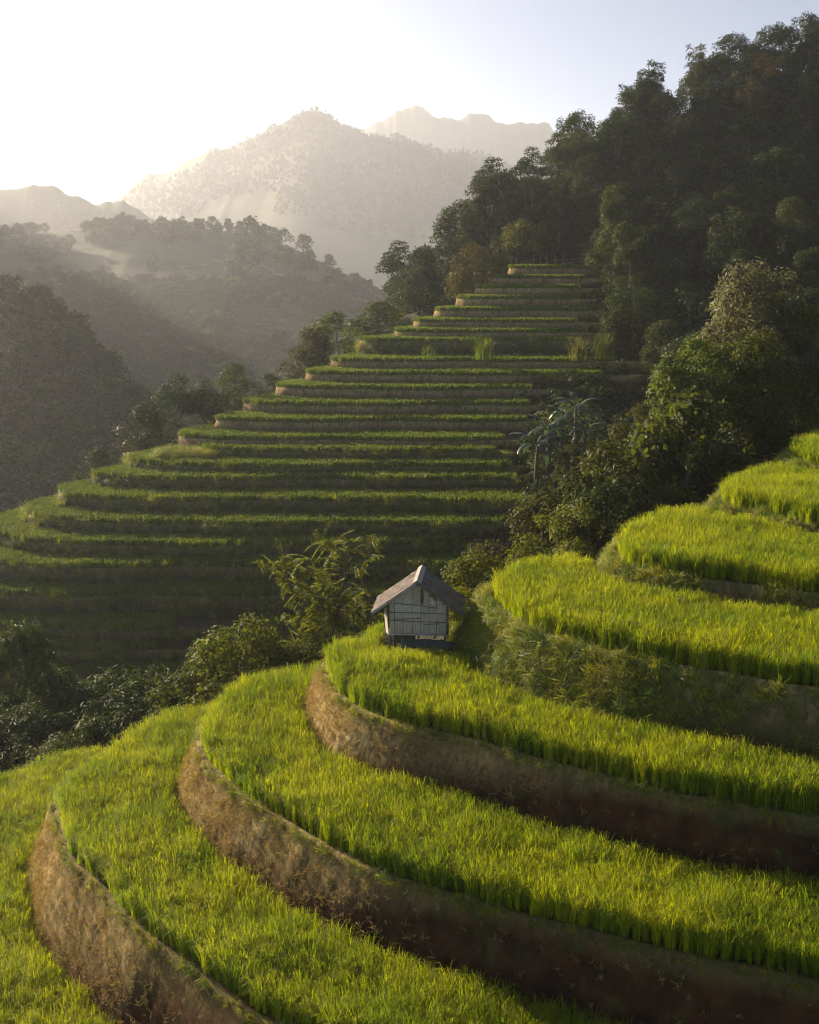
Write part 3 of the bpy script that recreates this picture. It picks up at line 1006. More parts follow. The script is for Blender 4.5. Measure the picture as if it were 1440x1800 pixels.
def mid_steps(x, y, z):
    px, py = project(np.column_stack([x, y, z]))
    m1 = (px > 400) & (px < 535) & (py > 535) & (py < 615)
    m2 = (px > 195) & (px < 545) & (py > 458) & (py < 500)
    st = 2.0
    q = np.floor(z / st) * st + st * np.clip((z / st - np.floor(z / st) - 0.75) * 4, 0, 1)
    return np.where(m1 | m2, q, z)

hV = {}
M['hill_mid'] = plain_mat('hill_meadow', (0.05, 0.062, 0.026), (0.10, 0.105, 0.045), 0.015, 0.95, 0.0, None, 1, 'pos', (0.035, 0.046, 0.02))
hV['left'] = hill('forest_hill', [('w', -520, 330, 70), ('w', -330, 305, 70), ('w', -277, 300, 67), ('w', -255, 298, 62), ('w', -215, 290, 52), ('w', -172, 280, 40), ('w', -125, 262, 22), (0, 558, 240), (60, 585, 235), (120, 625, 230), (180, 690, 225), (230, 760, 218), (285, 850, 205), (330, 960, 190)],  # crest left of view is unseen, its height set for the shade it throws
     95, 60, 260, 110, 9, 41, M['hill_near'], 'dark wooded spur at the left edge behind the terraced hill', prof=0.95, freq=0.02)
hV['mid'] = hill('valley_side', [(-2200, -280, 724), (-1400, -190, 724), (-800, -80, 724), (-500, 40, 728), (-250, 215, 732), (-110, 335, 740), (0, 418, 750), (120, 402, 750), (270, 392, 750), (350, 398, 750), (450, 412, 750), (530, 440, 750), (600, 475, 744), (680, 530, 737), (780, 600, 724), (950, 700, 697)],  # unseen left crest raised to throw its shadow across the valley
     420, 160, 640, 160, 20, 42, M['hill_mid'], 'shadowed valley side with faint terrace lines below the hazy mountain', prof=0.9, steps=mid_steps, freq=0.009, ragged=0.2)
hV['ridge'] = hill('low_ridge', [(-1100, 180, 1311), (-500, 270, 1294), (-200, 312, 1294), (0, 330, 1294), (75, 326, 1294), (130, 333, 1294), (190, 356, 1286), (240, 372, 1276), (320, 405, 1259), (450, 470, 1208)],
     420, 300, 340, 120, 34, 43, M['hill'], 'low rounded ridge fading into the glare at the left', prof=0.9, freq=0.0055)
hV['mount'] = hill('mountain', [(-500, 520, 2268), (-100, 450, 2268), (100, 415, 2246), (190, 352, 2225), (260, 312, 2203), (340, 270, 2182), (400, 244, 2160), (440, 228, 2160), (475, 209, 2160), (510, 206, 2160), (545, 198, 2160), (575, 205, 2160), (605, 224, 2160), (640, 234, 2160), (680, 243, 2171), (740, 257, 2182), (800, 277, 2192), (860, 280, 2203), (920, 293, 2203), (1000, 335, 2203), (1150, 420, 2182), (1500, 520, 2160)],
     960, 560, 620, 220, 120, 44, M['hill'], 'big hazy mountain with a rounded peak in the centre', prof=0.95, freq=0.0031)
hV['far'] = hill('far_ridge', [(300, 420, 3181), (560, 310, 3159), (640, 240, 3139), (668, 222, 3139), (700, 205, 3139), (732, 194, 3139), (765, 210, 3139), (800, 205, 3139), (852, 189, 3139), (888, 206, 3139), (920, 218, 3139), (960, 219, 3139), (1010, 243, 3139), (1150, 300, 3118), (1500, 380, 3097)],
     950, 540, 440, 100, 80, 45, M['hill'], 'farthest pale ridge with two small peaks right of the mountain', prof=0.95, freq=0.003)

def hill_points(V, n, rng, vmin=0.36, vmax=1.0, mask=None, noise_s=0.0, thr=-9):
    nv, nu, _ = V.shape
    j = rng.integers(int(nv * vmin), int((nv - 1) * vmax), n)
    i = rng.integers(0, nu - 1, n)
    a, b = rng.random(n)[:, None], rng.random(n)[:, None]
    p = (V[j, i] * (1 - a) + V[j, i + 1] * a) * (1 - b) + (V[j + 1, i] * (1 - a) + V[j + 1, i + 1] * a) * b
    px, py = project(p)
    k = (px > -60) & (px < 1100) & (py > 100) & (py < 1000)
    if mask: k &= mask(px, py)
    if noise_s: k &= fbm(p * noise_s, 3, 91) > thr
    return p[k]
def ledges(name, rows, V, h, dep, mat, label):
    """low cut ledges that follow the hillside along given sight lines"""
    q = V[int(V.shape[0] * 0.36):].reshape(-1, 3)
    px, py = project(q)
    mb = MB()
    for (x0, y0, x1, y1) in rows:
        n = max(3, int(abs(x1 - x0) / 9))
        pts = []
        for i in range(n + 1):
            u = i / n
            X, Y = x0 + (x1 - x0) * u, y0 + (y1 - y0) * u + 1.5 * math.sin(u * 5 + y0)
            k = np.argsort((px - X) ** 2 + (py - Y) ** 2)[:6]
            pts.append(P(X, Y, q[k][:, 1].mean() - 1.0))
        for a_, b_ in zip(pts[:-1], pts[1:]):
            mb.hexa([(a_[0], a_[1], a_[2] - h * 3), (b_[0], b_[1], b_[2] - h * 3), (b_[0], b_[1] + dep, b_[2] - h * 3), (a_[0], a_[1] + dep, a_[2] - h * 3),
                     (a_[0], a_[1], a_[2]), (b_[0], b_[1], b_[2]), (b_[0], b_[1] + dep, b_[2] + 0.2), (a_[0], a_[1] + dep, a_[2] + 0.2)])
            mb.hexa([(a_[0], a_[1] - 0.15, a_[2] - h * 0.5), (b_[0], b_[1] - 0.15, b_[2] - h * 0.5), (b_[0], b_[1] + 0.5, b_[2] - h * 0.5), (a_[0], a_[1] + 0.5, a_[2] - h * 0.5),
                     (a_[0], a_[1] - 0.15, a_[2] + h * 0.5), (b_[0], b_[1] - 0.15, b_[2] + h * 0.5), (b_[0], b_[1] + 0.5, b_[2] + h * 0.5), (a_[0], a_[1] + 0.5, a_[2] + h * 0.5)])
    o = mb.build(name, mat)
    tag(o, label, 'rice terrace', None, 'structure')
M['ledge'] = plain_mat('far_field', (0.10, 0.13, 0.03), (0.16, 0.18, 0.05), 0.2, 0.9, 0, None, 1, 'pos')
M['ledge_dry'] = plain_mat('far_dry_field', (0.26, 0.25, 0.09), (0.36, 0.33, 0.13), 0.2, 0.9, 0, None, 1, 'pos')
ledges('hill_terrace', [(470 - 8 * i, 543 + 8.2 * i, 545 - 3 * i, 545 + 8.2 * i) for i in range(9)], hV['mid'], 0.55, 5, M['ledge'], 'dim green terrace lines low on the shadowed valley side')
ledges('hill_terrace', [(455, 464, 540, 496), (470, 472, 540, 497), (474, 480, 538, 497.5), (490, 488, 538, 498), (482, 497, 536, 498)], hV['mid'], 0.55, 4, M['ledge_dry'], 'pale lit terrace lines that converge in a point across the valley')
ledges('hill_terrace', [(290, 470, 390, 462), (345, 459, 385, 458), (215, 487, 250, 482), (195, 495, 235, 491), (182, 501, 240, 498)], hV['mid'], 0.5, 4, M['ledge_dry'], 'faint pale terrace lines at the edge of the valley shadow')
rngW = np.random.default_rng(12)
p = hill_points(hV['left'], 9000, rngW, 0.33)
scatter('far_wood', p[:5200], FARTREE, rngW, 0.55, 1.45, 0.05, 'dense wood covering the dark spur at the left edge', 'wood')
noterr = lambda px, py: ~(((px > 405) & (px < 540) & (py > 536) & (py < 612)) | ((px > 190) & (px < 545) & (py > 455) & (py < 505)))
p = hill_points(hV['mid'], 26000, rngW, 0.35, 1.0, noterr, 0.013, -0.25)
_, py_ = project(p)
p = p[(py_ > 500) | (fbm(p * 0.02, 2, 55) > 0.22)]
q = hill_points(hV['mid'], 60000, rngW, 0.5, 1.0, lambda px, py: noterr(px, py) & (px > 200) & (px < 640) & (py > 520))
p = np.vstack([p, q])
print('valley wood', len(p), len(q))
scatter('far_scrub', p, FARTREE, rngW, 0.5, 1.2, 0.05, 'patchy wood on the shadowed valley side', 'wood')
p = hill_points(hV['mount'], 22000, rngW, 0.34, 0.95, None, 0.004, -0.15)
scatter('mountain_wood', p, HILLTREE, rngW, 0.45, 1.0, 0.05, 'faint woodland on the hazy mountain', 'wood')
p = hill_points(hV['ridge'], 2500, rngW, 0.33, 0.8, None, 0.01, 0.1)
scatter('ridge_wood', p, HILLTREE, rngW, 0.6, 1.2, 0.05, 'faint trees on the low ridge in the glare', 'wood')
# trees along the mountain's crest
c = hV['mount'][int(220 * 0.355)]
k = rngW.integers(0, len(c), 260)
q = c[k] + rngW.normal(size=(260, 3)) * np.array((4, 6, 0)) - np.array((0, 0, 1.0))
scatter('crest_trees', q, FARTREE, rngW, 0.4, 1.0, 0.05, 'tiny trees along the mountain skyline', 'wood')

# ------------------------------------------------------------------ undergrowth
rngU = np.random.default_rng(21)
p = jitter_grid(-10, 125, 84, 205, 1.5, rngU, 0.4)
px, py = project(np.column_stack([p, height(p)]))
k = (px > 560) & (px < 2000) & (py < 1080)
p = p[k]
on_step = np.zeros(len(p), bool)
for L in levels:
    on_step |= inside(p, L[7]) & (p[:, 0] < L[6] - 0.5 + rngU.normal(size=len(p)) * 1.2)
p = p[~on_step]
scatter('undergrowth', np.column_stack([p, height(p) - 0.2]), SCRUB, rngU, 0.7, 1.9, 0.1, 'dark undergrowth covering the gully and the forest floor', 'undergrowth')
p = jitter_grid(-70, 60, 48, 90, 1.1, rngU, 0.4)
hz = height(p)
px, py = project(np.column_stack([p, hz]))
k = (px > -700) & (px < 2000)
for T in FG: k &= ~inside(p, T['line'])
for L in levels: k &= ~inside(p, L[7])
p = p[k]
scatter('thicket', np.column_stack([p, height(p) - 0.15]), SCRUB, rngU, 0.5, 1.3, 0.1, 'low thicket in the valley bottom behind the front terraces', 'undergrowth')
# left flank of the far hill
p = []
for L in levels:
    X, Y = L[8]
    n = 26
    p.append(np.column_stack([X - 0.3 - 10 * rngU.random(n), Y + 6 * (rngU.random(n) - 0.2)]))
p = np.vstack(p)
k = np.ones(len(p), bool)
for L in levels: k &= ~inside(p, L[7])
p = p[k]
scatter('flank_scrub', np.column_stack([p, height(p) - 0.2]), SCRUB, rngU, 0.6, 1.4, 0.1, 'scrub on the left flank of the far terraced hill', 'undergrowth')

# ------------------------------------------------------------------ forest on the right slope
FT = []
def ft(*a, **k):
    t = make_tree(*a, **k); FT.append(t); return t
ft('forest_tree', 201, H=9.0, base=1.0, Rx=2.9, K=34, cr=1.0, n=5200, leaf=0.36)
ft('forest_tree', 202, H=9.5, base=0.8, Rx=3.3, K=34, cr=1.25, n=6400, leaf=0.38)
ft('forest_tree', 203, H=8.0, base=0.8, Rx=3.2, K=30, cr=1.1, n=5200, leaf=0.40)
ft('forest_tree', 204, H=10.5, base=2.6, Rx=2.9, K=26, cr=1.05, n=5000, leaf=0.36, bark='bark_pale', r0=0.17)
ft('forest_tree', 205, H=9.0, base=1.0, Rx=3.0, K=30, cr=1.1, n=5600, leaf=0.36, lean=(-1.0, -0.6))
ft('forest_tree', 206, H=7.0, base=0.6, Rx=2.6, K=26, cr=0.9, n=4200, leaf=0.34)
rng = np.random.default_rng(31)
cand = jitter_grid(-14, 108, 122, 206, 1.2, rng, 0.5)
rng.shuffle(cand)
hz = height(cand)
px, py = project(np.column_stack([cand, hz + 6]))
k = (px > 600) & (px < 1500) & (py < 760)
cand = cand[k]; hz = hz[k]
k = np.ones(len(cand), bool)
for L in levels:
    k &= ~(inside(cand, L[7]) & (cand[:, 0] < L[6] + 1.5) & (cand[:, 1] < 186 if L is levels[0] else True))
top = levels[0]
k &= ~((cand[:, 0] > top[8][0] - 3) & (cand[:, 0] < top[6] + 1) & (cand[:, 1] < 177))
# keep the open gully clear of tall trees
gp = np.column_stack([cand, hz]); gpx, gpy = project(gp)
k &= ~((gpx < 1170) & (gpy > 640)) & ~((gpx < 1130) & (gpy > 560) & (gpx < 1075))
cand, hz = cand[k], hz[k]
chosen = []
for q, h in zip(cand, hz):
    if len(chosen) >= 290: break
    if all((q[0] - c[0]) ** 2 + (q[1] - c[1]) ** 2 > 4.3 ** 2 for c in chosen):
        chosen.append((q[0], q[1], h))
chosen.sort(key=lambda c: c[1])
def forest_label(tx, ty, by, sk):
    """where a tree of the wood stands, in words"""
    if ty < sk + 45:
        if tx < 830: return 'dark tree on the low skyline where the wood meets the hazy valley'
        if tx < 1000: return 'round crowned tree on the lower middle skyline of the wood'
        if tx < 1200: return 'tree on the skyline close to the feathery ridge pines'
        return 'tree on the highest skyline of the wood among the airy crowns'
    if tx < 830: return 'tree in the wood edge left of the sunlit round tree'
    if tx < 960: return 'dark tree rising behind the sunlit round tree at the topmost terrace'
    if ty < 200: return 'dark tree high on the slope just below the airy ridge crowns'
    if tx < 1080: return 'dark tree rising behind the pole fence'
    if ty < 300: return 'dark tree high on the slope to the right of the pole fence'
    if tx < 1200: return 'shaded tree on the slope close behind the slender pale trunked trees'
    if ty < 420: return 'shaded tree on the slope above the silvery tree'
    return 'shaded tree low on the slope behind the silvery tree'
used = set()
tints = [(1, 1, 1), (0.75, 0.85, 0.9), (1.25, 1.15, 0.9), (0.85, 0.95, 0.8), (0.65, 0.75, 0.8), (1.5, 1.3, 0.85), (1.05, 1.0, 1.0)]
for n, (x, y, h) in enumerate(chosen):
    kk = int(rng.integers(0, len(FT)))
    src = FT[kk]
    if kk not in used:
        used.add(kk); o = src
    else:
        o = copy_tree(src)
    s = 0.68 + 0.40 * rng.random()
    o.location = (x, y, h - 0.3)
    o.rotation_euler = (0, 0, rng.random() * 6.28)
    o.scale = (s * (0.95 + 0.35 * rng.random()), s * (0.95 + 0.35 * rng.random()), s)
    bx, by = project([(x, y, h + 5)])
    tx, ty = project([(x, y, h + 9 * s)])
    sk = np.interp(tx[0], [600, 670, 720, 830, 950, 1000, 1100, 1250, 1440, 1600], [560, 520, 440, 355, 250, 215, 150, 75, 25, -10])
    lb = forest_label(tx[0], ty[0], by[0], sk)
    tag(o, lb, 'tree', 'forest: ' + lb)
    t = tints[int(rng.integers(0, len(tints)))]
    if rng.random() < 0.05: t = (2.2, 1.3, 0.9)
    set_color(o, t)
print('forest trees', len(chosen))

def place(root, px, py, d=None, z=None, sink=0.25, rz=0.0, s=1.0):
    q = P(px, py, d) if d is not None else G(px, py, z)
    zz = height([q[:2]])[0] - sink if z is None else z
    root.location = (q[0], q[1], zz)
    root.rotation_euler = (0, 0, rz)
    root.scale = (s, s, s)
    return root
def stand(root, px, py_top, d, H, sink=0.3, rz=0.0, widen=1.0):
    """put a tree of built height H on the ground at distance d so that its top reaches the sight line"""
    q = P(px, py_top, d)
    g = height([q[:2]])[0] - sink
    for ch in root.children:
        if ch.name.split('.')[0] == 'crown': H = max(v[2] for v in ch.bound_box) * 0.985
    s = max(0.2, (q[2] - g) / H)
    root.location = (q[0], q[1], g)
    root.rotation_euler = (0, 0, rz)
    root.scale = (s * widen, s * widen, s)
    return root
def one(name, label, cat, px, py_top, d, seed, H=8.0, color=None, group=None, rz=0.0, widen=1.0, **kw):
    t = make_tree(name, seed, H=H, **kw)
    stand(t, px, py_top, d, H, rz=rz, widen=widen)
    tag(t, label, cat, group)
    if color: set_color(t, color)
    return t
def again(src, label, px, py_top, d, H, color=None, group=None, rz=0.0, widen=1.0):
    t = copy_tree(src)
    stand(t, px, py_top, d, H, rz=rz, widen=widen)
    for key in ('label', 'category', 'group'):
        pass
    t['label'] = label
    if group: t['group'] = group
    elif 'group' in t: del t['group']
    if color: set_color(t, color)
    return t

# standout trees of the slope
_r = np.random.default_rng(9)
plume = []
for _k in range(9):
    _a = _r.random() * 6.28; _rr = 0.3 + 1.3 * _r.random(); _t = 6.2 + 3.6 * _r.random() * (1 - 0.35 * _rr)
    for _u in np.linspace(0, 1, 6):
        plume.append((math.cos(_a) * _rr * (0.5 + 0.5 * _u), math.sin(_a) * _rr * (0.5 + 0.5 * _u), 3.0 + (_t - 3.0) * _u, 0.62 - 0.38 * _u))
pine = one('pine_tree', 'feathery upright pine poking above the left part of the ridge skyline', 'tree', 1140, 108, 199, 401, H=10, clusters=plume, n=4200, leaf=0.5, ratio=0.2, up=0.8, droop=-0.6, color=(0.8, 0.85, 0.9))
again(pine, 'second feathery pine just left of the tallest ridge pine', 1118, 122, 197, 10, (0.8, 0.85, 0.9), rz=1.0)
again(pine, 'feathery grey pine at the left end of the wood edge above the valley', 832, 332, 187, 10, (1.3, 1.1, 1.0), rz=2.0, widen=1.1)
again(pine, 'thin brownish pine below the skyline pines beside the reddish tree', 1232, 75, 200, 10, (1.8, 1.2, 1.0), rz=2.6)
airy = one('tall_tree', 'tall airy tree on the ridge at the right edge with sky showing through', 'tree', 1425, 22, 200, 402, H=12, base=5.0, Rx=3.0, K=26, cr=1.0, n=3400, leaf=0.34, shape='round', r0=0.2)
again(airy, 'airy round topped tree on the ridge next to the rightmost one', 1360, 40, 201, 12, rz=2.0)
again(airy, 'airy tree in the middle of the right ridge skyline', 1290, 55, 201, 12, rz=4.0)
again(airy, 'lone thin crowned tree on the skyline left of the ridge pines', 1012, 192, 193, 12, (1.2, 1.1, 1), rz=3.0, widen=0.9)
eu = one('slender_tree', 'slender sunlit tree with pale trunks right of the topmost terrace', 'tree', 1085, 320, 158, 403, H=14, base=3.5, Rx=2.7, K=34, cr=0.85, n=5200, leaf=0.36, shape='column', mat='leaf_light', bark='bark_pale', color=(0.7, 0.72, 0.75), every=1)
again(eu, 'second slender pale trunked tree leaning over the gully beside the high terraces', 1110, 390, 152, 14, (0.6, 0.65, 0.7), rz=2.2)
one('rusty_tree', 'rusty brown crowned tree high on the wooded slope below the right ridge', 'tree', 1345, 95, 190, 404, H=9, base=1.5, Rx=2.5, K=26, cr=0.9, n=4200, leaf=0.34, mat='leaf_red', color=(0.9, 0.78, 0.8))
one('round_tree', 'sunlit round tree directly left of the topmost terrace', 'tree', 910, 385, 176, 405, H=7.5, base=0.6, Rx=2.6, K=28, cr=0.85, n=4600, leaf=0.32, mat='leaf_light', color=(1.0, 0.95, 0.75))
# left flank trees of the far hill
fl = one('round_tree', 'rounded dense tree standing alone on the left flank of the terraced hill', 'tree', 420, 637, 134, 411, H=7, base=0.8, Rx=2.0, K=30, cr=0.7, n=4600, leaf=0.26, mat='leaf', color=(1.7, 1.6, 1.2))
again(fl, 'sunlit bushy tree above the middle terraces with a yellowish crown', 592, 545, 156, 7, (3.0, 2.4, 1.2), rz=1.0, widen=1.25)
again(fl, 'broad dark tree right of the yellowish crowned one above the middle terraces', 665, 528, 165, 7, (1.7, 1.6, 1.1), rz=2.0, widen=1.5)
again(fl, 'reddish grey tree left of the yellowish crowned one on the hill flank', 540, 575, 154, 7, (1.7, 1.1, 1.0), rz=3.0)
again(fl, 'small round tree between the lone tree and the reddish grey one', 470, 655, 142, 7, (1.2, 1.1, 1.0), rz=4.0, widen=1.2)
cl_ = one('tall_tree', 'tallest of the ragged trees on the low left flank of the terraced hill', 'tree', 315, 655, 132, 412, H=9, base=1.5, Rx=2.2, K=24, cr=0.75, n=3800, leaf=0.27, shape='column', color=(0.95, 1.0, 0.95))
again(cl_, 'creeper clad dark tree at the left of the ragged flank trees', 272, 690, 128, 9, (0.75, 0.95, 0.7), rz=1.2, widen=1.1)
again(cl_, 'bent topped tree right of the tallest ragged flank tree', 352, 665, 133, 9, (0.9, 0.95, 0.9), rz=2.5)
again(cl_, 'brownish tree closest to the lone rounded tree on the flank', 375, 690, 132, 9, (1.5, 1.05, 0.9), rz=3.3, widen=1.2)
again(cl_, 'low dark tree at the foot of the ragged flank trees', 240, 745, 124, 9, (1.0, 0.9, 0.8), rz=4.4, widen=1.5)
again(fl, 'small lone tree beside the lower left terraces', 170, 788, 116, 7, (1.0, 1.0, 1.0), rz=5.0)
# hazy trees across the valley
hz1 = one('hazy_tree', 'tall hazy tree standing above the lit terrace lines across the valley', 'tree', 440, 385, 400, 413, H=10, base=1.0, Rx=3.2, K=20, cr=1.3, n=1500, leaf=0.8, group=None)
_a, _b = P(440, 470, 655), P(440, 386, 655)
hz1.location = tuple(_a); hz1.scale = ((_b[2] - _a[2]) / 10,) * 3
for px, pt, pb, d, lb in [(420, 430, 490, 640, 'dark hazy tree just below the tallest one across the valley'), (535, 415, 480, 665, 'hazy tree at the right of the row across the valley'), (500, 405, 465, 665, 'hazy tree in the middle of the row across the valley'), (270, 445, 478, 650, 'small hazy tree left of the lit terrace lines across the valley'), (580, 450, 500, 655, 'hazy tree at the far right end of the row across the valley')]:
    t = copy_tree(hz1); a, b = P(px, pb, d), P(px, pt, d)
    s = (b[2] - a[2]) / 10
    t.location = tuple(a); t.scale = (s,) * 3; t.rotation_euler = (0, 0, px * 1.0)
    t['label'] = lb

# ------------------------------------------------------------------ bushes and trees behind the front terraces, right side
one('silvery_tree', 'big silvery leaved tree towering over the right terraces', 'tree', 1330, 458, 80, 421, H=13, base=0.8, Rx=2.5, K=70, cr=0.9, n=22000, leaf=0.26, ratio=0.4, shape='round', mat='leaf_grey', bark='bark_pale', r0=0.2, droop=0.9, every=1)
one('column_tree', 'dark column shaped tree in front of the silvery one', 'tree', 1340, 585, 75, 422, H=9, base=0.3, Rx=1.9, K=50, cr=0.65, n=14000, leaf=0.2, shape='column', mat='leaf_light', color=(0.95, 0.9, 0.7))
one('column_tree', 'dark leafy tree cut by the right edge above the topmost terrace', 'tree', 1435, 535, 78, 423, H=10, base=0.3, Rx=2.2, K=46, cr=0.7, n=12000, leaf=0.2, shape='column', mat='leaf_light', color=(1.1, 1.1, 0.8))
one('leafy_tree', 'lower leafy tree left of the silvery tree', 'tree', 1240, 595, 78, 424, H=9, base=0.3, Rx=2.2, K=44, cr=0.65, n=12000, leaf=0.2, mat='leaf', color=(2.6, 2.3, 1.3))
one('broadleaf_bush', 'glossy broad leaved bush lit along its left side above the terrace', 'bush', 1215, 690, 70, 425, H=6, base=0.2, Rx=1.9, K=36, cr=0.6, n=4600, leaf=0.34, ratio=0.62, mat='leaf_light', color=(0.85, 0.85, 0.9), droop=0.8, up=0.3)
one('spreading_tree', 'low spreading tree with reddish new leaves above the gully', 'tree', 1150, 775, 71, 426, H=5, base=0.3, Rx=2.7, K=40, cr=0.6, n=7500, leaf=0.3, ratio=0.3, mat='leaf_red', shape='umbrella', droop=0.7, lean=(-0.6, 0), color=(0.7, 1.0, 0.8), widen=0.9)
one('small_tree', 'small tree standing at the back of the grassy banked terrace', 'tree', 1062, 845, 66, 427, H=4.5, base=1.0, Rx=1.3, K=22, cr=0.45, n=3600, leaf=0.16, mat='leaf')
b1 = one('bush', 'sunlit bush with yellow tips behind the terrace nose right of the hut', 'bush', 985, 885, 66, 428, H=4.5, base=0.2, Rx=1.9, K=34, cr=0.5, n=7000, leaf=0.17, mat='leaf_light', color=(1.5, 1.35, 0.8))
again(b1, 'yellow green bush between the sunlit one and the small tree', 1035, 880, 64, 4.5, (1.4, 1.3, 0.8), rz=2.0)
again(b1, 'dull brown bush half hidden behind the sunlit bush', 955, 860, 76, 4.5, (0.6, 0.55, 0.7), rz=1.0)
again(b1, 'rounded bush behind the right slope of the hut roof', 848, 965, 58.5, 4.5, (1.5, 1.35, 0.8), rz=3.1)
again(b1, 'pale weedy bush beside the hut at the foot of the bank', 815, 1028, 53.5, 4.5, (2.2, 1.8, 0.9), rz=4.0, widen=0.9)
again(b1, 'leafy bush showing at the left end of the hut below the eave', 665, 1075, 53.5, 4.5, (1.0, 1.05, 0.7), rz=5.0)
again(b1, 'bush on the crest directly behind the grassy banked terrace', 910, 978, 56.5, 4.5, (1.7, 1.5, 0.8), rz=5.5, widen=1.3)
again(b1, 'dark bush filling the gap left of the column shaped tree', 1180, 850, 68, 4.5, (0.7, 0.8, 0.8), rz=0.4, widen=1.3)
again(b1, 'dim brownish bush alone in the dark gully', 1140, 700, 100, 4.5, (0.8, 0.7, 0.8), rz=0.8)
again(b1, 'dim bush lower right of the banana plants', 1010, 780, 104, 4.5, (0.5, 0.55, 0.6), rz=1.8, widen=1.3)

# feathery tree beside the hut
def feather_tree():
    rng = np.random.default_rng(431)
    root = empty('feathery_tree')
    tips = []
    mb = MB()
    H = 6.6
    stems = [[(0.25, 0, -0.3), (0.3, 0.1, 1.2), (0.55, 0.1, 2.4), (0.9, 0.0, 3.6), (1.15, 0.1, 4.8), (1.35, 0.1, 5.9)],
             [(-0.55, 0.1, -0.3), (-0.5, 0, 1.2), (-0.25, 0.1, 2.4), (-0.1, 0, 3.5), (-0.55, 0.1, 4.5), (-1.0, 0.1, 5.5)]]
    for st in stems:
        mb.tube(st, [0.085, 0.075, 0.062, 0.05, 0.035, 0.015], 7)
    ends = []
    for st, n in zip(stems, (38, 26)):
        for i in range(n):
            t = 1.5 + 3.45 * rng.random()
            j = int(t); f = t - j
            j = min(j, 4)
            p0 = np.array(st[j]) * (1 - f) + np.array(st[min(j + 1, 5)]) * f
            a = rng.random() * 6.28
            L = (0.5 + 1.1 * rng.random()) * (1.1 - 0.3 * (t - 1.5) / 3.4)
            d = np.array((math.cos(a), math.sin(a), 0.25 + 0.9 * rng.random()))
            p1 = p0 + d * L * 0.55
            p2 = p0 + d * L + np.array((0, 0, -0.1 * L))
            mb.tube([p0, p1, p2], [0.022, 0.014, 0.006], 4, False)
            for q in range(6):
                u = 0.45 + 0.6 * rng.random()
                ends.append(p0 * (1 - u) + p2 * u + rng.normal(size=3) * 0.07)
    mb.build('trunk', M['bark'], root, True)
    ends = np.array(ends)
    pos, ax, nr = [], [], []
    for b in ends:
        a = rng.random() * 6.28
        d = np.array((math.cos(a), math.sin(a), rng.normal() * 0.55 + 0.25))
        tw = rng.normal() * 0.6
        side = np.array((-d[1], d[0], tw))
        L = 0.36 + 0.26 * rng.random()
        for k in range(15):
            u = (k + 1) / 15
            c = b + d * L * u + np.array((0, 0, -0.35 * L * u * u))
            ln = 0.16 * (1 - 0.5 * abs(u - 0.4))
            for sgn in (-1, 1):
                pos.append(c); ax.append((side * sgn + d * 0.5 + np.array((0, 0, -0.15))) * 1.0)
                nr.append(np.array((-d[0] * 0.4, -d[1] * 0.4, 1)) + rng.normal(size=3) * 0.35)
    pos, ax, nr = np.array(pos), np.array(ax), np.array(nr)
    v, f = leaf_quads(pos, ax, nr, 0.125, 0.045)
    link('crown', mesh_np('crown', v, f, (M['leaf_light'],)), root)
    return root, H
ftree, fH = feather_tree()
stand(ftree, 543, 925, 57.0, 6.3)
tag(ftree, 'feathery leaved tree with two thin stems left of the hut', 'tree')
set_color(ftree, (1.7, 1.6, 1.2))

b2 = one('bush', 'large round bush with yellow lit top left of the feathery tree', 'bush', 415, 1082, 56.5, 441, H=4.5, base=0.2, Rx=1.75, K=36, cr=0.5, n=8000, leaf=0.15, mat='leaf_light', color=(1.5, 1.4, 0.9))
again(b2, 'darker bush at the left foot of the large round bush', 350, 1140, 57.5, 4.5, (0.7, 0.75, 0.7), rz=1.0)
again(b2, 'small pale bush between the round bush and the feathery tree', 485, 1118, 56.5, 4.5, (1.5, 1.4, 1.0), rz=2.0, widen=1.4)
again(b2, 'little bush at the foot of the feathery tree beside the hut terrace', 570, 1128, 56, 4.5, (0.9, 0.95, 0.8), rz=3.0, widen=1.2)
again(b2, 'low leafy bush poking over the back of the lowest left terrace', 108, 1295, 57.0, 4.5, (0.7, 0.75, 0.7), rz=4.0, widen=1.5)
spots = [(15, 1215, 66), (60, 1235, 62), (130, 1200, 67), (175, 1225, 62), (215, 1180, 66), (255, 1195, 62), (295, 1205, 60), (235, 1240, 59.5), (160, 1265, 59), (40, 1290, 60), (95, 1255, 61), (275, 1175, 67), (320, 1195, 64), (-10, 1270, 61), (190, 1195, 69)]
SHRUB_AT = ['dark drooping shrub at the left edge under the leaning creeper tree', 'shrub directly in front of the leaning creeper tree', 'shrub right of the leaning creeper tree, against the low far terraces',
 'rounded shrub in the middle of the thicket behind the lowest terrace', 'tallest shrub in the middle of the thicket', 'shrub between the middle of the thicket and the large round bush', 'shrub close to the left foot of the large round bush',
 'low shrub right behind the rice where the two lowest terraces meet', 'low front shrub in the thicket above the lowest terrace rice', 'front shrub nearest the left edge just above the lowest rice', 'front shrub below and right of the leaning creeper tree',
 'rear shrub between the thicket and the large round bush', 'shrub touching the darker bush beside the large round bush', 'shrub cut by the left edge of the view', 'rear shrub hidden behind the middle of the thicket']
DT = one('drooping_shrub', SHRUB_AT[0], 'shrub', spots[0][0], spots[0][1], spots[0][2], 442, H=4.0, base=0.2, Rx=1.9, K=28, cr=0.55, n=5200, leaf=0.26, ratio=0.22, mat='leaf', droop=1.4, up=0.2, group='thicket shrubs behind the lowest left terrace', color=(1.0, 1.1, 0.9))
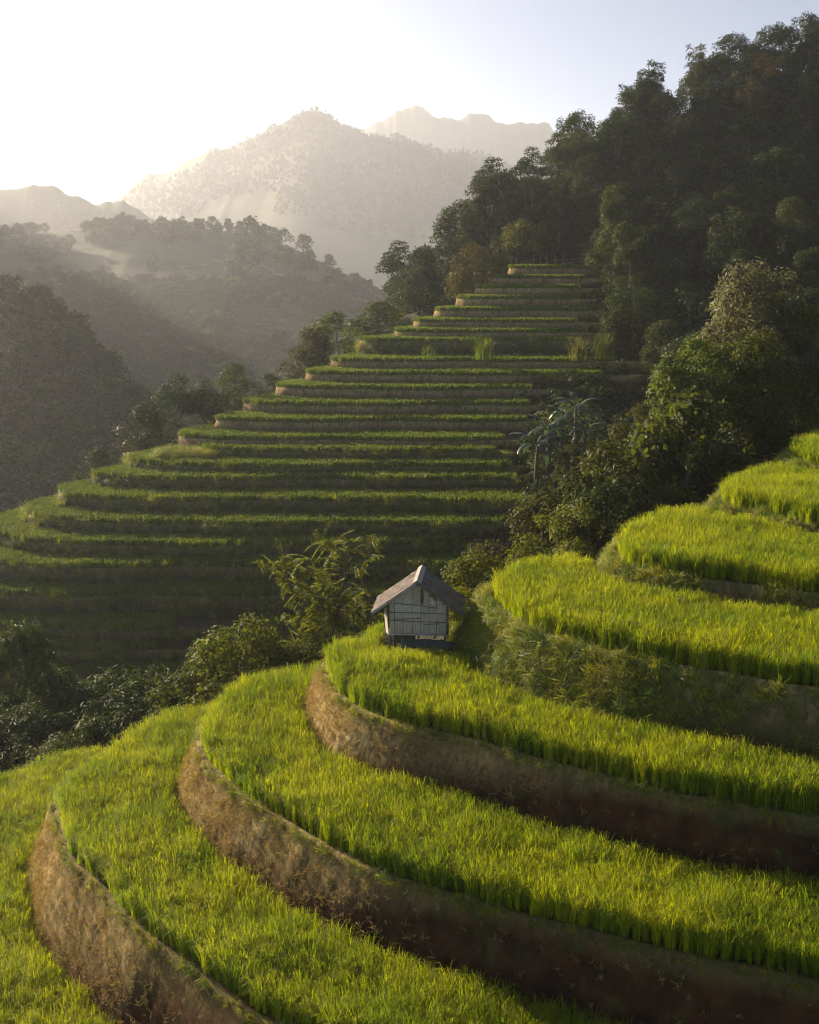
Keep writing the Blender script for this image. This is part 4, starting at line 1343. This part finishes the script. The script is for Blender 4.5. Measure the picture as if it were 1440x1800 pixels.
for n, (px, py, d) in enumerate(spots[1:]):
    again(DT, SHRUB_AT[n + 1], px, py, d, 4.0, [(1.0, 1.1, 0.9), (1.2, 1.2, 0.9), (0.85, 0.95, 0.8)][n % 3], 'thicket shrubs behind the lowest left terrace', rz=n * 1.3, widen=1.25)
# leaning creeper clad stump at the far left
cl9 = [(-0.6, 0, 4.6, 0.55), (-0.2, 0.1, 4.9, 0.5), (0.15, 0, 4.5, 0.5), (-0.9, 0, 4.1, 0.45), (0.1, 0, 3.8, 0.5), (0.35, 0.1, 3.3, 0.5), (0.2, 0, 2.7, 0.5), (0.45, 0, 2.2, 0.5), (0.3, 0.1, 1.6, 0.55), (0.6, 0, 1.1, 0.6), (0.0, 0, 0.9, 0.7), (0.9, 0, 3.6, 0.4), (1.0, 0.1, 1.8, 0.4)]
one('creeper_tree', 'leaning tree hung with drooping creepers at the far left', 'tree', 52, 1093, 68, 443, H=5.2, clusters=cl9, n=5200, leaf=0.26, ratio=0.22, mat='leaf', droop=1.6, up=0.2, every=3, r0=0.12, color=(1.25, 1.3, 1.1))

# ------------------------------------------------------------------ banana plants
def banana(seed, H, n_leaves):
    rng = np.random.default_rng(seed)
    root = empty('banana_plant')
    MB().tube([(0, 0, -0.3), (0.03, 0, H * 0.5), (0.0, 0.05, H)], [0.17, 0.13, 0.08], 8).build('stem', M['bark'], root, True)
    for i in range(n_leaves):
        a = i * 2.4 + rng.random() * 0.7
        el = R(78 - 62 * i / n_leaves + rng.normal() * 6)
        L = 1.9 + 0.5 * rng.random()
        w = 0.42
        V, F = [], []
        p = np.array((0, 0, H - 0.1)); e = el
        ns = 12
        dh = np.array((math.cos(a), math.sin(a), 0)); sd_ = np.array((-dh[1], dh[0], 0))
        for s in range(ns + 1):
            u = s / ns
            ww = 0.04 if u < 0.14 else w * math.sin(math.pi * min(1, (u - 0.10) / 0.9)) ** 0.6 * (0.85 + 0.3 * rng.random())
            ww = max(ww * 0.5, 0.012)
            nrm = np.cross(dh * math.cos(e) + np.array((0, 0, math.sin(e))), sd_)
            up_ = -nrm if nrm[2] < 0 else nrm
            sag = 0.25 * ww * (1 + rng.random())
            V += [p + sd_ * ww - up_ * sag, p, p - sd_ * ww - up_ * sag]
            p = p + (dh * math.cos(e) + np.array((0, 0, math.sin(e)))) * L / ns
            e -= 0.13 + 0.05 * rng.random()
            if s:
                k = 3 * s
                F += [(k - 3, k - 2, k + 1, k), (k - 2, k - 1, k + 2, k + 1)]
        link('leaf', mesh_np('leaf', np.array(V), F, (M['banana'],), True), root)
    return root
for n, (px, pt, d, lb) in enumerate([(965, 690, 108, 'leftmost banana plant at the edge of the dark gully'), (1015, 648, 112, 'tallest banana plant with upright leaves in the gully'), (990, 675, 110, 'banana plant crowded between its two taller neighbours'),
                                     (1030, 700, 108, 'rightmost low banana plant with hanging leaves'), (945, 715, 106, 'shortest banana plant in front of the terrace ends')]):
    H = 3.2
    b = banana(500 + n, H, 9)
    stand(b, px, pt + 14, d, H + 1.9, rz=n)
    b.scale = (max(0.9, b.scale[0]),) * 3
    b.location.z = P(px, pt + 14, d)[2] - (H + 1.9) * b.scale[0]
    tag(b, lb, 'banana plant', 'banana plants in the gully')

# grass clumps on the far hill
def grass_clump(label, px, py, d, z, seed, n=90, h=1.6, mat='grass', color=None):
    me = blade_tuft(seed, n, h, 0.9, 0.06, 0.5, 0.35, (M[mat], M['rice_ear']), 0.1, 0.4)
    o = link('grass_clump', me, None, P(px, py, d))
    o.location.z = z
    if color: o.color = (*color, 1)
    tag(o, label, 'grass clump')
    return o
L = levels[8]
grass_clump('bright green tall grass clump on the bank high on the terraced hill', 850, 605, L[4] - 0.3, levels[8][5] + 0.3, 601, 130, 2.2, 'rice_far')
grass_clump('small reed clump left of the bright tall grass on the high bank', 755, 605, L[4] - 0.3, levels[8][5] + 0.3, 602, 30, 1.5, 'rice_far')
grass_clump('dull tall grass clump at the right end of the high terraces', 1018, 612, L[4] - 0.5, levels[8][5] + 0.2, 603, 120, 2.4, 'grass', (0.5, 0.5, 0.5))
grass_clump('dull grass clump at the gully edge right of the high terraces', 1060, 622, L[4] - 0.5, levels[8][5] + 0.4, 604, 140, 2.6, 'grass', (0.4, 0.45, 0.5))
L = levels[14]
x0, y0 = L[8]
q = np.column_stack([x0 - 3.2 + 5.5 * rngU.random(260), y0 - 3.5 + 4.0 * rngU.random(260), np.full(260, levels[15][5])])
scatter('tall_grass', q, GRASS, rngU, 1.3, 2.4, 0.25, 'pale tall grass clump at the left end of a middle terrace of the far hill', 'grass')

# fence above the topmost terrace
fr = empty('wooden_fence', P(985, 445, 175))
zf = levels[0][5]
fr.location.z = zf + 0.2
for n, px in enumerate((938, 950, 962, 976, 990, 1006, 1022, 1034, 1046)):
    x = P(px, 445, 175)[0] - fr.location.x
    MB().tube([(x, 0, -0.8), (x + 0.05, 0, 0.6), (x + 0.1 * math.sin(n * 2.1), 0, 1.9 + 0.3 * math.sin(n * 1.7))], [0.06, 0.055, 0.045], 5).build('post', M['bark_pale'], fr)
a, b = P(905, 445, 175)[0] - fr.location.x, P(1050, 445, 175)[0] - fr.location.x
MB().tube([(a, -0.1, -0.5), (a * 0.3, -0.1, 0.3), (b * 0.6, -0.1, 0.75)], [0.06, 0.07, 0.05], 5).build('rail', M['bark_pale'], fr)
MB().tube([(a * 0.2, 0.1, 1.0), (b * 0.5, 0.1, 1.2), (b, 0.1, 1.45)], [0.05, 0.05, 0.05], 5).build('rail', M['bark_pale'], fr)
tag(fr, 'thin wooden pole fence along the top of the terraced hill', 'fence')

# ------------------------------------------------------------------ the hut
M['bamboo'] = plain_mat('weathered_bamboo', (0.54, 0.465, 0.37), (0.78, 0.70, 0.575), 5.0, 0.8, 0.5, (6, 6, 0.5), 30, 'obj', (0.36, 0.33, 0.29), piece=(0.78, 0.75, 0.71))
M['bamboo_pale'] = plain_mat('pale_bamboo', (0.50, 0.45, 0.36), (0.66, 0.60, 0.50), 5.0, 0.8, 0.4, (6, 6, 0.5), 30)
M['wood_old'] = plain_mat('old_wood', (0.10, 0.08, 0.062), (0.20, 0.165, 0.13), 4.0, 0.85, 0.5, (4, 4, 0.7), 25)
M['shingle'] = plain_mat('weathered_shingle', (0.085, 0.068, 0.055), (0.21, 0.175, 0.145), 3.0, 0.85, 0.5, (1, 1, 1), 18, 'obj', (0.10, 0.085, 0.075))
M['shingle_pale'] = plain_mat('bleached_board', (0.30, 0.27, 0.23), (0.42, 0.385, 0.335), 3.0, 0.85, 0.4, None, 18)
M['tarp'] = plain_mat('blue_tarp', (0.07, 0.095, 0.10), (0.11, 0.14, 0.145), 2.0, 0.55, 0.2, None, 8)
hut = empty('field_hut', (HUT[0], HUT[1], HUT_Z), HUT_RZ)
hut.scale = (0.95, 0.95, 0.97)
tag(hut, 'small weathered bamboo hut on stilts with a shingled gable roof', 'hut')
HW, HD = 1.17, 1.0                 # half width, half depth of the walls
FZ, EZ, AZ = 0.46, 1.80, 2.62      # floor, wall plate, roof apex underside
rngK = np.random.default_rng(77)
def gable(x): return EZ + (AZ - EZ) * (1 - abs(x) / HW) - 0.02
# front wall: woven panels, each its own piece of three split strips
cols = [-1.17, -0.95, -0.60, -0.22, 0.13, 0.48, 0.78, 1.17]
rows_z = [FZ, 0.98, 1.32, 1.70, 2.7]
for ci in range(7):
    for ri in range(4):
        x0, x1 = cols[ci] + 0.008, cols[ci + 1] - 0.008
        jit = rngK.normal() * 0.025
        z0, z1 = rows_z[ri] + (0.0 if ri == 0 else jit * 0.5) + 0.006, rows_z[ri + 1] - 0.006
        mb = MB()
        ns = 3
        yb = -HD - 0.02 + rngK.normal() * 0.014
        for s in range(ns):
            a, b = x0 + (x1 - x0) * s / ns + 0.003, x0 + (x1 - x0) * (s + 1) / ns - 0.003
            ta, tb = (min(z1, gable(a) - 0.02), min(z1, gable(b) - 0.02))
            if ri == 3 and ci in (0, 1, 2, 3, 4, 5, 6):
                drop = 0.05 * rngK.random() + (0.16 if (ci == 4 and s == 0) else 0) + (0.20 if ci == 5 else 0)
                ta, tb = ta - drop, tb - drop
            if ta - z0 < 0.03 or tb - z0 < 0.03: continue
            y = yb + rngK.normal() * 0.009
            if ci == 4 and s == 0 and ri == 3: continue        # the dark slot below the ridge
            mb.hexa([(a, y, z0), (b, y, z0), (b, y + 0.02, z0), (a, y + 0.02, z0), (a, y, ta), (b, y, tb), (b, y + 0.02, tb), (a, y + 0.02, ta)])
        if mb.v: mb.build('bamboo_panel', M['bamboo'], hut)
for z, xa, xb, dz in ((0.99, -1.17, 1.17, -0.03), (1.05, -0.9, 0.15, 0.06), (1.34, -1.2, 1.18, -0.02), (1.71, -0.95, 0.85, -0.16), (0.86, 0.3, 0.95, 0.04)):
    MB().tube([(xa, -HD - 0.055, z), ((xa + xb) / 2, -HD - 0.06, z + dz * 0.4 + 0.01), (xb, -HD - 0.055, z + dz)], 0.013, 5).build('batten', M['wood_old'], hut)
MB().quad_box(-1.22, 1.22, -HD - 0.07, -HD - 0.035, FZ - 0.06, FZ - 0.005).build('sill_beam', M['bamboo_pale'], hut)
MB().quad_box(-1.2, 1.2, -HD, HD, FZ - 0.075, FZ - 0.02).build('floor', M['wood_old'], hut)
for sx in (-1, 1):
    for sy in (-1, 1):
        MB().tube([(sx * 1.13, sy * 0.93, -0.95), (sx * 1.14, sy * 0.94, FZ - 0.08)], 0.05, 7).build('stilt', M['wood_old'], hut)
        MB().tube([(sx * 1.13, sy * 0.94, FZ - 0.02), (sx * 1.13, sy * 0.94, EZ - 0.03)], 0.04, 6).build('corner_post', M['wood_old'], hut)
for x in (-0.62, 0.05, 0.72):
    MB().tube([(x, -1.22, FZ - 0.12), (x, 1.1, FZ - 0.12)], 0.035, 6).build('floor_joist', M['wood_old'], hut)
MB().hexa([(-1.02, -0.88, 0.02), (-0.1, -0.9, 0.02), (-0.1, -0.86, 0.02), (-1.02, -0.84, 0.02), (-1.02, -0.88, 0.36), (-0.1, -0.9, 0.36), (-0.1, -0.86, 0.36), (-1.02, -0.84, 0.36)]).build('skirt_board', M['wood_old'], hut)
# side and back walls
def strip_wall(name, p0, p1, z0, z1, n, mat, lean=0.0):
    d = (Vector(p1) - Vector(p0)); nrm = Vector((d.y, -d.x)).normalized()
    for i in range(n):
        a = Vector(p0) + d * (i / n + 0.006); b = Vector(p0) + d * ((i + 1) / n - 0.006)
        o = nrm * (rngK.normal() * 0.006); t = nrm * 0.02; l = nrm * lean
        zt = z1 - 0.03 * rngK.random()
        MB().hexa([(*(a + o), z0), (*(b + o), z0), (*(b + o - t), z0), (*(a + o - t), z0), (*(a + o + l), zt), (*(b + o + l), zt), (*(b + o - t + l), zt), (*(a + o - t + l), zt)]).build(name, mat, hut)
strip_wall('side_panel', (1.20, -HD + 0.06), (1.20, HD - 0.06), FZ, EZ - 0.02, 6, M['bamboo'])
strip_wall('side_panel', (-1.20, HD - 0.06), (-1.20, -HD + 0.30), FZ, EZ - 0.05, 5, M['bamboo'])
strip_wall('back_panel', (1.12, HD + 0.02), (-1.12, HD + 0.02), FZ, EZ + 0.1, 7, M['bamboo'])
# the bleached mat that hangs loose on the left side
mb = MB()
for i in range(4):
    u, w = i / 4 + 0.01, (i + 1) / 4 - 0.01
    f = lambda t, top: (-1.21 - 0.15 * t - 0.10 * top, -0.98 + 0.46 * t)
    (xa, ya), (xb, yb_) = f(u, 0), f(w, 0)
    (xc, yc), (xd, yd) = f(u, 1), f(w, 1)
    zt = 1.52 - 0.05 * i
    mb.hexa([(xa, ya, FZ - 0.1), (xb, yb_, FZ - 0.1), (xb + 0.02, yb_ + 0.01, FZ - 0.1), (xa + 0.02, ya + 0.01, FZ - 0.1), (xc, yc, zt), (xd, yd, zt), (xd + 0.02, yd + 0.01, zt), (xc + 0.02, yc + 0.01, zt)])
o = mb.build('loose_mat', M['bamboo_pale'], hut); o['label'] = 'bleached bamboo mat hanging loose on the left side'
# roof
RY0, RY1, RX, PIT = -1.38, 1.42, 1.86, (AZ - EZ) / HW
TOP = AZ + 0.09
def roof_z(x): return TOP - abs(x) * PIT
for sgn, lb in ((-1, 'sunlit brown roof slope'), (1, 'shaded grey roof slope')):
    mb = MB()
    mb.hexa([(sgn * 0.0, RY0 + 0.03, TOP - 0.07), (sgn * RX, RY0 + 0.03, roof_z(RX) - 0.07), (sgn * RX, RY1 - 0.03, roof_z(RX) - 0.07), (sgn * 0.0, RY1 - 0.03, TOP - 0.07),
             (sgn * 0.0, RY0 + 0.03, TOP - 0.035), (sgn * RX, RY0 + 0.03, roof_z(RX) - 0.035), (sgn * RX, RY1 - 0.03, roof_z(RX) - 0.035), (sgn * 0.0, RY1 - 0.03, TOP - 0.035)] if sgn > 0 else
            [(-RX, RY0 + 0.03, roof_z(RX) - 0.07), (0, RY0 + 0.03, TOP - 0.07), (0, RY1 - 0.03, TOP - 0.07), (-RX, RY1 - 0.03, roof_z(RX) - 0.07),
             (-RX, RY0 + 0.03, roof_z(RX) - 0.035), (0, RY0 + 0.03, TOP - 0.035), (0, RY1 - 0.03, TOP - 0.035), (-RX, RY1 - 0.03, roof_z(RX) - 0.035)])
    slope = mb.build('roof_slope', M['wood_old'], hut)
    sh = MB()
    nc = 8
    for c in range(nc):
        xa, xb = RX * c / nc - 0.03, RX * (c + 1) / nc + 0.05
        xa = max(xa, 0.01)
        y = RY0
        while y < RY1 - 0.02:
            w = min(0.13 + 0.10 * rngK.random(), RY1 - y)
            e = xb + rngK.normal() * 0.015
            l0, l1 = rngK.random() * 0.012, 0.022 + rngK.random() * 0.018
            y1 = y + w - 0.008
            b = [(xa, y, roof_z(xa) - 0.028 + l0), (e, y, roof_z(e) - 0.020 + l1), (e, y1, roof_z(e) - 0.020 + l1 + rngK.normal() * 0.006), (xa, y1, roof_z(xa) - 0.028 + l0)]
            t = [(q[0], q[1], q[2] + 0.016) for q in b]
            if sgn > 0: sh.hexa(b + t)
            else:
                m = [(-q[0], q[1], q[2]) for q in b + t]
                sh.hexa([m[1], m[0], m[3], m[2], m[5], m[4], m[7], m[6]])
            y += w
    s_ = sh.build('shingles', M['shingle'], slope); s_['kind'] = 'stuff'
    # barge board along the front rake
    a = MB()
    q0, q1 = (0.0, RY0 - 0.03, TOP - 0.10), (sgn * RX, RY0 - 0.03, roof_z(RX) - 0.10)
    pts = [q0, q1, (q1[0], RY0 - 0.005, q1[2]), (q0[0], RY0 - 0.005, q0[2])]
    pts = pts + [(q[0], q[1], q[2] + 0.13) for q in pts]
    if sgn < 0: pts = [pts[1], pts[0], pts[3], pts[2], pts[5], pts[4], pts[7], pts[6]]
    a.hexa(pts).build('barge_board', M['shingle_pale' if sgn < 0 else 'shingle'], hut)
    for y in (-1.25, -0.4, 0.45, 1.25):
        MB().tube([(sgn * 0.03, y, TOP - 0.125), (sgn * (RX - 0.05), y, roof_z(RX - 0.05) - 0.125)], 0.028, 5).build('rafter', M['wood_old'], hut)
    MB().hexa([(sgn * 0.02 - 0.0, RY0 - 0.06, TOP + 0.02), (sgn * 0.17, RY0 - 0.06, roof_z(0.17) + 0.045), (sgn * 0.17, RY1 + 0.04, roof_z(0.17) + 0.045), (sgn * 0.02, RY1 + 0.04, TOP + 0.02),
               (sgn * 0.0, RY0 - 0.06, TOP + 0.065), (sgn * 0.17, RY0 - 0.06, roof_z(0.17) + 0.07), (sgn * 0.17, RY1 + 0.04, roof_z(0.17) + 0.07), (sgn * 0.0, RY1 + 0.04, TOP + 0.065)]).build('ridge_cap', M['shingle_pale'], hut)
MB().tube([(0, RY0 + 0.05, TOP - 0.17), (0, RY1 - 0.05, TOP - 0.17)], 0.035, 6).build('ridge_pole', M['wood_old'], hut)
for sx in (-1, 1):
    MB().tube([(sx * 1.13, RY0 + 0.1, EZ - 0.0), (sx * 1.13, RY1 - 0.1, EZ - 0.0)], 0.04, 6).build('wall_plate', M['wood_old'], hut)
# tarp lying against the stilts
n = 14
V = []
for i in range(n):
    x = -0.75 + 2.1 * i / (n - 1)
    for j, (y, z) in enumerate(((-0.10, 0.40), (0.0, 0.36), (-0.06, 0.18), (-0.12, 0.02))):
        V.append((x, y + 0.03 * math.sin(i * 1.9 + j), z - 0.06 * (x > 0.9) + 0.02 * math.sin(i * 1.3)))
F = [(4 * i + j, 4 * i + j + 1, 4 * i + j + 5, 4 * i + j + 4) for i in range(n - 1) for j in range(3)]
tp = link('tarp', mesh_np('tarp', np.array(V), F, (M['tarp'],), True), None, (HUT[0], HUT[1] - 1.30, HUT_Z - 0.05), (0, 0, HUT_RZ))
sol = tp.modifiers.new('thick', 'SOLIDIFY'); sol.thickness = 0.01
tag(tp, 'blue grey tarp strung low along the front of the hut', 'tarp')
# weeds round the hut and on the path behind the terraces
q = np.column_stack([HUT[0] + 1.2 + 2.6 * rngU.random(420), HUT[1] - 1.4 + 4.2 * rngU.random(420)])
q = q[inside(q, FG[3]['line'])]
scatter('weeds', np.column_stack([q, np.zeros(len(q))]), GRASS, rngU, 0.5, 1.3, 0.2, 'bluish weeds between the hut and the bank on its right', 'grass')

# ------------------------------------------------------------------ haze
m, nt, out = newmat('haze_air')
pv = N(nt, 'ShaderNodeVolumePrincipled')
pv.inputs['Color'].default_value = (0.86, 0.92, 1.0, 1)
pv.inputs['Density'].default_value = HAZE_DENSITY
pv.inputs['Anisotropy'].default_value = 0.62
nt.links.new(pv.outputs[0], out.inputs['Volume'])
hb = MB().quad_box(-3000, 3000, -300, 4000, -47, 500).build('haze', m)
tag(hb, 'thin sunlit haze filling the whole valley', 'haze', None, 'stuff')
